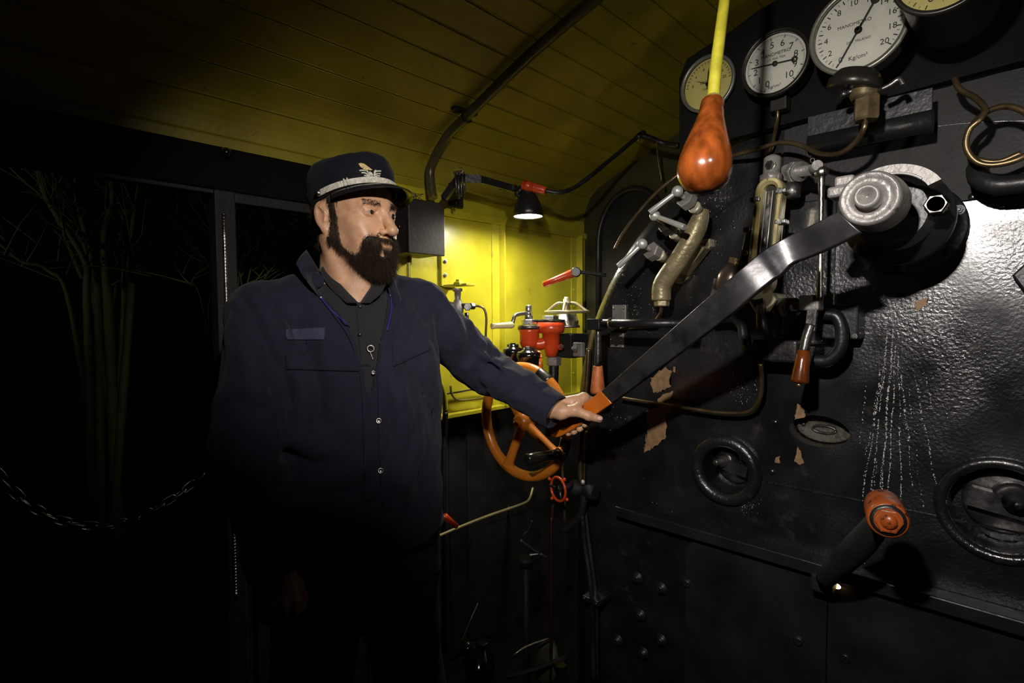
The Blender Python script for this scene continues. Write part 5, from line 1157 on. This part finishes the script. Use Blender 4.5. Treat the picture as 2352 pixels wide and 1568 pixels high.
hairm = ((cx_ < -.002) & (cz_ < .06) & (cz_ > np.interp(cx_, [-.12, -.03, -.01], [-.085, -.065, -.02])) & ~ear & ((np.abs(cy_) > .02) | (cx_ < -.05)) & ((cx_ < -.034) | (cz_ > .012) | (np.abs(cy_) < .07))) | ((cx_ < .03) & (cx_ > -.02) & (cz_ > .018) & (cz_ < .06) & ~ear)
browm = (np.abs(cy_) > .012) & (np.abs(cy_) < .050) & (np.abs(cz_-(.0195-.05*(np.abs(cy_)-.03).clip(0))) < .0050) & (cx_ > .05)
HR = np.array(HM.to_3x3())
def strands(name, mask, dens, length, rad, dirf, shell, seed, parent):
    rs = np.random.RandomState(seed); idx = np.where(mask)[0]; vs = []; fs = []
    if shell:
        idx0 = idx; idx = idx[bedge[idx] > -.002] if name == 'beard' else idx; used = np.unique(hfc[idx]); mp = -np.ones(len(hv), int); mp[used] = np.arange(len(used)); vn = np.zeros_like(hv); 
        for j in range(4): np.add.at(vn, hfc[idx][:, j], nn[idx])
        vn /= np.linalg.norm(vn, axis=1)[:, None]+1e-9; 
        if name == 'beard':
            q = hv[used]; wv = np.clip((zb(q[:, 0])-q[:, 2]-.002)/.008, 0, 1)*np.clip((q[:, 2]-np.interp(q[:, 0], [0, .03, .055, .09], [-.070, -.090, -.122, -.135])-.002)/.010, 0, 1)*np.clip((np.sqrt((q[:, 1]+.012)**2+(q[:, 2]+.086)**2)-.008)/.005, 0, 1)
            lp = np.maximum(np.maximum(np.abs(q[:, 1])-.017, np.abs(q[:, 2]+.0715)-.0075), 0); wv = wv*np.clip(lp/.004, 0, 1)*np.where((q[:, 0] < .004) & (q[:, 2] > -.055), 0, 1)
        else: wv = np.ones(len(used))
        vs += (hv[used]+vn[used]*(shell*wv-.0015*(1-wv))[:, None]).tolist(); fs += mp[hfc[idx]].tolist(); idx = idx0
    n = dens; wt = np.clip((bedge[idx]+.007)/.014, 0, 1)**1.6 if name == 'beard' else np.ones(len(idx)); pick = rs.choice(idx, n, p=wt/wt.sum()); w_ = rs.dirichlet([1, 1, 1, 1], n); root = np.einsum('ij,ijk->ik', w_, tri[pick])-nn[pick]*.001; nor = nn[pick]
    for i in range(n):
        p = root[i]; d = dirf(p, nor[i], rs); d = d/np.linalg.norm(d); L = length(p)*rs.uniform(.6, 1.2); cur = rs.normal(size=3)*.35; s1 = np.cross(d, rs.normal(size=3)); s1 /= np.linalg.norm(s1); s2 = np.cross(d, s1); b0 = len(vs)
        for k in range(4):
            t = k/3; q = p+d*L*t+cur*L*t*t*.8+np.array([0, 0, -.25])*L*t*t; r = rad*(1-.8*t)
            for a in (0, 2.09, 4.19): vs.append((q+s1*r*math.cos(a)+s2*r*math.sin(a)).tolist())
        for k in range(3):
            for a in range(3): fs.append([b0+k*3+a, b0+k*3+(a+1) % 3, b0+k*3+3+(a+1) % 3, b0+k*3+3+a])
    return np_mesh(name, tow(np.array(vs), HM), fs, HAIRM, parent, PO)
def bdir(p, n, rs): return n*.55+np.array([.25, 0, -1.0])*.8+rs.normal(size=3)*.22
def blen(p): return .008+.010*max(0, min(1, (p[0]-.03)/.05))*max(0, min(1, (-.06-p[2])/.03))
strands('beard', beardm, 15000, blen, .00032, bdir, .0022, 1, body)
strands('hair', hairm, 8000, lambda p: .014, .00034, lambda p, n, rs: n*.10+np.array([-.35, 0, -.9])+rs.normal(size=3)*.12, .004, 2, body)
for sd in (-1, 1): strands('eyebrow', browm & (cy_*sd > 0), 450, lambda p: .0075, .00032, lambda p, n, rs: n*.25+np.array([-.2, np.sign(p[1])*.9, .15])+rs.normal(size=3)*.15, 0, 3, body)
# fuller goatee volume
F = Field((.02, -.06, -.19), (.125, .06, -.06), .0025)
F.add(ellip((.078, 0, -.112), (.026, .030, .024), (0, 20, 0)), .01); F.add(ellip((.084, 0, -.126), (.018, .020, .016), (0, 15, 0)), .012)
for s in (-1, 1): F.add(caps((.045, s*.036, -.098), (.075, s*.015, -.115), .012, .016), .015); F.add(caps((.092, s*.006, -.0575), (.082, s*.026, -.074), .0036, .0044), .006); F.add(caps((.082, s*.026, -.074), (.078, s*.024, -.105), .0050, .009), .008)
F.mod(wob(9, .0006, 600, 12)); gv, gf = F.mesh()
g = np_mesh('goatee', tow(gv, HM), gf, HAIRM, body, PO)
gt = gv[gf]; idx = np.arange(len(gf)); sv = (hv, hfc, tri, nn)
tri = gt; e = np.cross(gt[:, 1]-gt[:, 0], gt[:, 2]-gt[:, 0]); e /= np.linalg.norm(e, axis=1)[:, None]+1e-9; 
gc = gv.mean(0)
if (np.sum(e*(gt.mean(1)-gc), 1) > 0).mean() < .5: e = -e
nn = e; hfc_s = hfc; hv_s = hv; hv = gv; hfc = gf
o = strands('goatee_hair', np.ones(len(gf), bool), 11000, lambda p: .011, .0003, bdir, 0, 5, body)
hv, hfc, tri, nn = sv
# ------------------------------------------------------------------ cap
cn = Vector((-.287, 0, .958)).normalized(); ct = Vector((.958, 0, .287)); c0 = Vector((.0, 0, .031))
def capp(th, h, a, b): return c0+cn*h+ct*(a*math.cos(th))+Vector((0, b*math.sin(th), 0))
prof_c = [(-.002, .100, .084), (.0, .104, .088), (.014, .1055, .090), (.03, .107, .092), (.05, .1065, .0915), (.066, .102, .088), (.078, .093, .080), (.086, .078, .067), (.090, .055, .047), (.091, .028, .024), (.0912, .002, .002)]
m = MB(); prev = None; NT = 72; rnd = random.Random(4)
for hh, a, b_ in prof_c:
    rg = []
    for k in range(NT):
        th = 2*PI*k/NT; w_ = 1+(.018*math.sin(5*th+hh*60)+.014*math.sin(9*th-hh*120+1)+.008*math.sin(17*th+hh*90))*min(1, hh/.03 if hh > 0 else 0)
        p = capp(th, hh+.004*math.sin(3*th+1)*(hh/.09), a*w_, b_*w_); rg.append(m.b.verts.new(HM@p))
    if prev: m.skin(prev, rg)
    prev = rg
m.b.faces.new(prev); CAPB = BVHTree.FromBMesh(m.b); cap = m.build('cap', CAPM, body)
cap['label'] = 'navy peaked railway cap with silver braid and winged badge'
rows = [[], [], [], []]
for k in range(41):
    th = R(-78+156*k/40); c_ = max(0, math.cos(th*90/80)); w_ = .046*c_**.6
    for j, t in enumerate((0, .5, 1)):
        p = capp(th, -.001-.020*t*t*(.5+.5*c_)-.004*t, .103+w_*t, .088+w_*t*.55); rows[j].append(HM@p)
m = MB(); th_ = HM.to_3x3()@(cn*-.003)
Vt = [[m.b.verts.new(p) for p in r] for r in rows[:3]]; Vb = [[m.b.verts.new(p+th_) for p in r] for r in rows[:3]]
for i in range(2):
    for j in range(40):
        m.b.faces.new((Vt[i][j], Vt[i][j+1], Vt[i+1][j+1], Vt[i+1][j])).smooth = True; m.b.faces.new((Vb[i][j], Vb[i+1][j], Vb[i+1][j+1], Vb[i][j+1])).smooth = True
for j in range(40): m.b.faces.new((Vt[2][j], Vt[2][j+1], Vb[2][j+1], Vb[2][j]))
m.build('visor', mat('patent_leather', (.012, .012, .012), .22, coat=.4), cap)
SILV = mat('silver_braid', (.62, .60, .52), .4, .15, var=.3, vscale=160, bump=.6, bscale=700)
m = MB()
for q_ in range(5):
    P = [HM@capp(R(-94+188*k/48), .0015+.0026*q_, .1075, .0915) for k in range(49)]; m.tube(P, .0016, 8, 0)
m.build('braid_band', SILV, cap)
for th in (-94, 94):
    m = MB(); m.sph(HM@capp(R(th), .007, .109, .0935), .0065, 14); m.build('side_button', STEEL, cap)
m = MB(); 
for t0 in (-58, -54): m.tube([HM@capp(R(t0), h_, .1098, .0938) for h_ in (-.001, .005, .010, .0155)], .0018, 8, 0)
m.build('braid_slide', SILV, cap)
def onstrip(bv, pts, w, lift=.003, th=.0012, mb=None):
    P = [hit(bv, *p, lift) or D(p[0], p[1], 1.1) for p in pts]; mb = mb or MB(); mb.tube(P, w, 6, 4); return mb
m = MB(); wg = u(HO, 1)
for sgn, pts in ((0, [[(825, 392), (834, 391), (843, 393), (851, 404)], [(830, 397), (838, 397), (845, 401), (853, 408)], [(836, 403), (843, 404), (852, 408)], [(849, 394), (853, 402), (858, 409), (860, 403), (860, 394), (864, 391)], [(875, 393), (867, 393), (861, 396), (860, 404)], [(874, 399), (867, 399), (861, 401)], [(872, 404), (866, 404), (861, 406)], [(852, 396), (857, 403)]]),):
    for p in pts: onstrip(CAPB, p, .0017, .0035, mb=m)
m.build('winged_badge', SILV, cap)
m = MB(); P = [hit(CAPB, *p, .006) for p in ((823, 376), (829, 374), (837, 376), (845, 382), (856, 390), (850, 391), (836, 389), (828, 383))]
vsb = [m.b.verts.new(p) for p in P]; vc = m.b.verts.new(hit(CAPB, 839, 382, .007))
for i in range(8): m.b.faces.new((vsb[i], vsb[(i+1) % 8], vc))
g_ = bmesh.ops.extrude_face_region(m.b, geom=m.b.faces[:]); bmesh.ops.translate(m.b, verts=[v for v in g_['geom'] if isinstance(v, bmesh.types.BMVert)], vec=-ray(840, 382)*.003)
m.build('crest', mat('gold_crest', (.50, .40, .17), .4, .15, var=.4, vscale=300, bump=.5, bscale=600), cap)
# ------------------------------------------------------------------ jacket
JZ = [.935, .97, 1.08, 1.2, 1.32, 1.40, 1.455, 1.49, 1.51]
JA = [.200, .198, .196, .198, .200, .188, .150, .105, .085]
JBb = [.150, .152, .155, .152, .148, .128, .108, .092, .085]
JC = [.02, .02, .02, .015, .005, -.01, -.02, -.028, -.03]
LI = [tuple(TI@p) for p in (RS, RE, RW, LS, LE, LW)]
RS_, RE_, RW_, LS_, LE_, LW_ = LI
def jack(F, grow=0):
    F.add(loft(JZ, [a+grow for a in JA], [b+grow for b in JBb], JC, ex=2.2), .02)
    F.add(caps((-.03, -.06, 1.475), RS_, .058+grow, .066+grow), .04); F.add(caps((-.03, .06, 1.485), LS_, .058+grow, .068+grow), .04)
    chainf(F, [RS_, RE_], [.066+grow, .062+grow], .03); F.add(caps(RE_, RW_, .062+grow, .047+grow), .02)
    chainf(F, [LS_, LE_], [.070+grow, .064+grow], .03); F.add(caps(LE_, LW_, .062+grow, .043+grow), .02)
P = np.array(LI+[(.2, .22, 1.56), (-.2, -.22, .9)]); lo, hi = P.min(0)-.085, P.max(0)+.085
F = Field(lo, hi, .009); jack(F); jv, jf = F.mesh(); JB0 = bvh_of(tow(jv, TM), jf)
F = Field(lo, hi, .0046); jack(F)
def loc(px, py, lift=0): h_ = hit(JB0, px, py, lift); return TI@(h_ if h_ else D(px, py, 1.2))
def locs(pl, lift): return [TI@h_ for h_ in (hit(JB0, *p, lift) for p in pl) if h_]
folds = [([(1030, 800), (1078, 742)], 8), ([(1070, 845), (1108, 785)], 9), ([(1108, 872), (1150, 806)], 9), ([(1148, 890), (1186, 835)], 8), ([(1182, 910), (1214, 858)], 7), ([(1215, 928), (1250, 885)], 6), ([(990, 660), (1040, 740), (1060, 800)], 9),
         ([(975, 700), (1000, 800)], 8), ([(1090, 800), (1180, 860)], 6), ([(540, 700), (570, 830), (590, 920)], 10), ([(590, 690), (640, 770), (655, 830)], 9), ([(498, 1050), (560, 1062), (640, 1040)], 9), ([(495, 1085), (570, 1098), (650, 1078)], 9),
         ([(505, 1125), (580, 1135), (655, 1112)], 9), ([(520, 1165), (590, 1172), (660, 1150)], 8), ([(545, 1215), (600, 1225), (670, 1200)], 7), ([(670, 790), (700, 900), (690, 1000)], 8), ([(745, 800), (760, 950)], 7), ([(650, 1000), (720, 1020), (800, 1060)], 9), ([(690, 1100), (780, 1090), (850, 1060)], 9),
         ([(900, 840), (985, 800)], 7), ([(910, 880), (920, 1000), (905, 1100)], 8), ([(960, 1000), (930, 1090), (940, 1160)], 9), ([(620, 640), (650, 700)], 7), ([(530, 760), (525, 900)], 8)]
for pl, w_ in folds:
    r = w_*.0021; Q = locs(pl, -r*.3); Q = crom(Q, 4) if len(Q) > 1 else []
    for i in range(len(Q)-1):
        t0, t1 = i/(len(Q)-1), (i+1)/(len(Q)-1); g0, g1 = math.sin(PI*t0)*.6+.4, math.sin(PI*t1)*.6+.4; F.add(caps(Q[i], Q[i+1], r*g0, r*g1), .02)
grv = [([(1048, 815), (1092, 760)], 4), ([(1090, 862), (1130, 800)], 4), ([(1130, 885), (1166, 825)], 4), ([(1165, 905), (1200, 850)], 4), ([(497, 1068), (565, 1080), (648, 1060)], 4), ([(500, 1105), (575, 1116), (652, 1095)], 4), ([(512, 1146), (585, 1154), (658, 1130)], 4), ([(985, 720), (1000, 830)], 5)]
for pl, w_ in grv[:0]:
    Q = locs(pl, w_*.0004); Q = crom(Q, 4) if len(Q) > 1 else []
    for i in range(len(Q)-1): F.add(caps(Q[i], Q[i+1], w_*.0009, w_*.0009), .010, cut=True)
F.mod(wob(5, .0022, 24)); F.mod(wob(6, .0009, 70))
def drapefold(x, y, z):
    n1 = np.sin(9*y+5*z+1.0)+np.sin(7*x-11*z+2.0); tor = np.clip(1-np.abs(y)/.24, 0, 1)
    g = np.sin(46*y+9*z+1.8*np.sin(9*z+6*y)+.9*n1); h_ = np.sin(30*z+18*y+2*n1)
    r = -.0038*g*np.clip(n1+.6, 0, 1.6)*np.minimum(1, tor*2)-.0030*h_*np.clip(-n1, 0, 1.2)*np.clip((1.25-z)/.2, 0, 1)*np.minimum(1, tor*2)
    for P0, P1, P2, kf in ((RS_, RE_, RW_, 1.0), (LS_, LE_, LW_, 1.0)):
        for a, b_, t0 in ((P0, P1, 1.0), (P1, P2, 0.0)):
            a = np.array(a); b_ = np.array(b_); ab = b_-a; L2 = ab@ab; L_ = math.sqrt(L2); t = ((x-a[0])*ab[0]+(y-a[1])*ab[1]+(z-a[2])*ab[2])/L2
            dx, dy, dz_ = x-a[0]-t*ab[0], y-a[1]-t*ab[1], z-a[2]-t*ab[2]; dd = np.sqrt(dx*dx+dy*dy+dz_*dz_); near = np.clip((.10-dd)/.02, 0, 1)*((t > -.05) & (t < 1.02))
            ph = t*L_*(95 if t0 == 0 else 70)+ (dx*22-dy*14+dz_*18)+1.2*np.sin(13*dx+17*dz_+5*t)
            r = r-near*(.0034*np.sin(ph)+.0015*np.sin(ph*1.9+1))*(.35+.65*np.exp(-((t-t0)/.35)**2))
    return r.astype(np.float32)
F.mod(drapefold)
# open front and inside
def pl2(pts): return [(q.y, q.z) for q in (loc(*p) for p in pts)]
OPN = pl2([(700, 575), (714, 640), (738, 674), (762, 694), (800, 745), (825, 795), (837, 850), (846, 905), (856, 905), (866, 850), (876, 790), (890, 720), (895, 650), (885, 590), (800, 540)])
X, Y, Z = np.meshgrid(*F.ax, indexing='ij')
inner = Field(lo, hi, .0046); inner.add(loft(JZ, [a-.014 for a in JA], [b-.014 for b in JBb], JC, ex=2.2), .02); inner.add(loft([1.40, 1.46, 1.56], [.07, .072, .072], [.07, .07, .07], [-.02, -.02, -.02]), .02)
for a, b_, r0_, r1_ in ((RE_, RW_, .05, .037), (LE_, LW_, .05, .033)): 
    a = Vector(a); b_ = Vector(b_); inner.add(caps(a.lerp(b_, .6), b_+(b_-a).normalized()*.06, r0_*.75, r1_), .01)
F.F = np.maximum(F.F, -inner.F)
cut = np.where(X > .03, sdpoly(Y, Z, OPN), 1.0); F.F = np.maximum(F.F, -cut)
# cut the cuffs square
for a, b_, L_ in ((RE_, RW_, .012), (LE_, LW_, .018)):
    a = Vector(a); b_ = Vector(b_); d = (b_-a).normalized(); p = b_+d*L_; pl_ = (X-p.x)*d.x+(Y-p.y)*d.y+(Z-p.z)*d.z
    near = (X-p.x)**2+(Y-p.y)**2+(Z-p.z)**2 < .1**2; F.F = np.where(near, np.maximum(F.F, pl_), F.F)
jv, jf = F.mesh(); jw = tow(jv, TM); JB = bvh_of(jw, jf)
jacket = np_mesh('jacket', jw, jf, CLOTH, body, PO); jacket['label'] = 'open navy blue work jacket with chest patch and snap buttons'
del X, Y, Z, inner
# ------------------------------------------------------------------ shirt, trousers
F = Field((-.2, -.22, .85), (.22, .22, 1.57), .006)
F.add(loft(JZ[:6]+[1.45, 1.49, 1.53], [.18, .18, .178, .18, .18, .165, .12, .078, .066], [.133, .135, .138, .135, .132, .112, .094, .080, .070], [.02, .02, .02, .015, .005, -.008, -.016, -.02, -.022], ex=2.2), .02)
F.mod(wob(8, .0008, 40)); sv_, sf_ = F.mesh(); SB0 = bvh_of(tow(sv_, TM), sf_)
def loc2(px, py): h_ = hit(SB0, px, py); return TI@(h_ if h_ else D(px, py, 1.2))
vpoly = [(q.y, q.z) for q in (loc2(*p) for p in ((758, 640), (790, 668), (824, 694), (842, 668), (862, 640), (850, 600), (760, 600)))]
X, Y, Z = np.meshgrid(*F.ax, indexing='ij'); F.F = np.maximum(F.F, -np.where(X > .02, sdpoly(Y, Z, vpoly), 1.0))
inn = Field((-.2, -.22, .85), (.22, .22, 1.57), .006); inn.add(loft(JZ[:6]+[1.45, 1.49, 1.60], [.174, .174, .172, .174, .174, .159, .114, .072, .060], [.127, .129, .132, .129, .126, .106, .088, .074, .064], [.02, .02, .02, .015, .005, -.008, -.016, -.02, -.022], ex=2.2), .02)
sv_, sf_ = F.mesh(); sw = tow(sv_, TM); SB = bvh_of(sw, sf_); shirt = np_mesh('shirt', sw, sf_, SHIRT, body, PO)
# chest skin in the open neck: part of the body volume (upper chest)
F = Field((-.14, -.12, 1.32), (.16, .12, 1.54), .005); F.add(loft([1.30, 1.40, 1.45, 1.49, 1.56], [.15, .150, .105, .066, .056], [.118, .100, .082, .068, .058], [.01, -.008, -.014, -.018, -.02], ex=2.1), .01)
q = F.mesh(); me2 = bpy.data.meshes.new('c'); me2.from_pydata((tow(q[0], TM)-np.array(PO)).tolist(), [], q[1].tolist()); bmx = bmesh.new(); bmx.from_mesh(body.data); bmx.from_mesh(me2)
for f in bmx.faces: f.smooth = True
bmx.to_mesh(body.data); bmx.free()
F = Field((-.2, -.30, .03), (.26, .30, 1.02), .008)
F.add(loft([.84, .90, .98, 1.01], [.17, .178, .172, .17], [.135, .14, .135, .13], [.01, .01, .01, .01]), .03)
for s in (-1, 1): chainf(F, [(.01, s*.088, .88), (.03, s*.118, .50), (-.02, s*.13, .10)], [.100, .078, .066], .04)
F.mod(wob(15, .002, 30)); q = F.mesh(); trousers = np_mesh('trousers', tow(q[0], TM), q[1], TROU, body, PO)
for s in (-1, 1):
    F = Field((-.12, s*.14-.08, -.005), (.24, s*.14+.08, .20), .006); F.add(caps((-.03, s*.13, .05), (.13, s*.155, .045), .045, .045), .02); F.add(caps((-.03, s*.13, .06), (-.02, s*.13, .17), .048, .052), .03)
    F.F = np.maximum(F.F, -(F.ax[2][None, None, :]-.0)*np.ones_like(F.F)); q = F.mesh(); np_mesh('boot', tow(q[0], TM), q[1], mat('black_boot', (.012, .012, .012), .4), body, PO)
# ------------------------------------------------------------------ jacket details
ZIP = mat('zip_blue', (.02, .03, .30), .5, var=.1)
def freestrip(name, A, C, m, parent, th=.004, n=18, bow=.006):
    """free-standing cloth flap between two edges given as (pixel x, pixel y, distance)."""
    ca = crom([D(*p) for p in A], 8); cb = crom([D(*p) for p in C], 8); fa, La = resamp(ca, 0); fb, Lb = resamp(cb, 0); mb = MB(); T, Bt = [], []
    for i in range(n+1):
        p = fa(La*i/n); q = fb(Lb*i/n); r = [p.lerp(q, j/8)-VIEW*bow*math.sin(PI*j/8) for j in range(9)]
        T.append([mb.b.verts.new(v-VIEW*th/2) for v in r]); Bt.append([mb.b.verts.new(v+VIEW*th/2) for v in r])
    for i in range(n):
        for j in range(8): mb.b.faces.new((T[i][j], T[i][j+1], T[i+1][j+1], T[i+1][j])).smooth = True; mb.b.faces.new((Bt[i][j], Bt[i+1][j], Bt[i+1][j+1], Bt[i][j+1])).smooth = True
    rim = [(0, j) for j in range(8)]+[(i, 8) for i in range(n)]+[(n, j) for j in range(8, 0, -1)]+[(i, 0) for i in range(n, 0, -1)]
    for k in range(len(rim)):
        a, b_ = rim[k], rim[(k+1) % len(rim)]; mb.b.faces.new((T[a[0]][a[1]], Bt[a[0]][a[1]], Bt[b_[0]][b_[1]], T[b_[0]][b_[1]]))
    return mb.build(name, m, parent)
def sd(px, py, lift=.004):
    h_ = hit(JB, px, py, lift); return depth(h_) if h_ else None
0 and print('COLLAR', [(p, sd(*p)) for p in ((682, 606), (700, 640), (731, 678), (770, 720), (706, 574), (727, 612), (750, 652), (778, 692), (905, 648), (921, 690), (914, 715), (895, 660))])
d0 = sd(731, 680) or 1.08; d1 = sd(776, 700) or 1.08; d2 = sd(690, 640) or 1.12
freestrip('collar', [(681, 606, d2-.025), (694, 630, d2-.03), (712, 655, d0-.012), (731, 679, d0)], [(704, 574, d2+.03), (727, 611, d2+.015), (752, 652, d1+.01), (780, 694, d1)], CLOTH, jacket)
e0 = sd(914, 700) or 1.18
freestrip('collar', [(893, 632, e0+.005), (896, 668, e0-.004), (903, 700, e0-.004), (907, 716, e0-.002)], [(906, 644, e0), (914, 668, e0-.012), (921, 690, e0-.010), (914, 716, e0-.002)], CLOTH, jacket, n=12, bow=.003)
drape('placket', [(731, 680), (768, 728), (800, 775), (820, 830), (830, 900), (834, 1000), (838, 1150)], [(748, 672), (785, 722), (818, 778), (838, 840), (848, 905), (852, 1000), (856, 1150)], JB, CLOTH, jacket, PO, .001, .003, 5, 44)
drape('placket', [(866, 860), (868, 950), (872, 1060), (878, 1170)], [(888, 840), (890, 950), (895, 1060), (898, 1170)], JB, CLOTH, jacket, PO, .001, .003, 5, 36)
drape('name_patch', [(656, 756), (656, 772), (660, 780)], [(746, 752), (746, 768), (744, 780)], JB, mat('patch_cloth', (.042, .042, .085), .9, var=.25, vscale=150, bump=.6, bscale=500), jacket, PO, .001, .002, 22, 8)
drape('pocket_flap', [(655, 812), (656, 830), (658, 848)], [(822, 806), (824, 830), (826, 853)], JB, CLOTH, jacket, PO, .001, .003, 26, 8)
drape('pocket_flap', [(903, 765), (902, 810), (903, 842)], [(984, 742), (988, 775), (988, 803)], JB, CLOTH, jacket, PO, .001, .003, 18, 10)
for pts, w_ in (([(733, 682), (752, 706), (775, 728), (798, 750), (815, 775)], .0012), ([(893, 665), (898, 700), (893, 735), (888, 760)], .0012)):
    m = onstrip(JB, pts, w_, .004); m.build('zip', ZIP, jacket)
for px, py in ((736, 688), (896, 681)):
    m = MB(); m.sph(hit(JB, px, py, .006), .0022, 10); m.build('zip_stop', CHROME, jacket)
for px, py, s_ in ((838, 858, 1), (862, 856, .7), (868, 966, 1), (873, 1080, 1)):
    m = MB(); c = hit(JB, px, py, .004) or hit(SB, px, py, .004); n_ = -ray(px, py); m.lathe(c, n_, [(-.001, .0062*s_), (.0015, .0058*s_), (.002, .0042*s_), (.001, .0036*s_), (.001, 0)], 18, False); m.build('snap_button', STEEL, jacket)
for P0, P1, r_, e_ in ((RE, RW, .0475, .012), (LE, LW, .0445, .018)):
    d = (P1-P0).normalized(); m = MB(); m.lathe(P1+d*(e_-.045), d, [(0, r_+.004), (.004, r_+.0055), (.044, r_+.0015), (.049, r_+.0005), (.050, r_-.003), (.046, r_-.005), (.02, r_-.004)], 40, False); m.build('cuff', CLOTH, jacket)
# shirt collar, buttons, small chain charm
_h = hit(SB, 800, 700, .004); ds = depth(_h) if _h else 1.1
freestrip('shirt_collar', [(734, 622, ds+.030), (758, 660, ds+.012), (796, 696, ds-.004)], [(750, 606, ds+.038), (786, 656, ds+.012), (824, 696, ds-.002)], SHIRT, shirt)
_h = hit(SB, 850, 700, .004); ds = depth(_h) if _h else 1.12
freestrip('shirt_collar', [(890, 642, ds+.012), (874, 674, ds-.002), (850, 696, ds-.008)], [(868, 630, ds+.016), (850, 660, ds+.004), (826, 697, ds-.006)], SHIRT, shirt)
drape('shirt_placket', [(818, 700), (822, 760), (830, 840)], [(836, 700), (840, 760), (848, 840)], SB, SHIRT, shirt, PO, .001, .002, 4, 20)
for py in (706, 770):
    m = MB(); c = hit(SB, 826, py, .004); m.lathe(c, -ray(826, py), [(0, .0045), (.0015, .004), (.0015, 0)], 14, False); m.build('shirt_button', BLK, shirt)
t = thing('key_charm', hit(SB, 850, 810, .004) or D(850, 810, 1.12), 'tiny silver ring and bead chain hanging at the jacket opening', 'charm')
m = MB(); c = hit(SB, 848, 804, .010) or D(848, 804, 1.12); m.torus(c, -ray(848, 804), .0065, .0011, 22, 6); m.build('ring', CHROME, t)
m = MB()
for k in range(7):
    p = D(851+k*.9, 810+k*2.4, depth(c)); m.sph(p, .0012, 8)
m.build('bead_chain', CHROME, t)
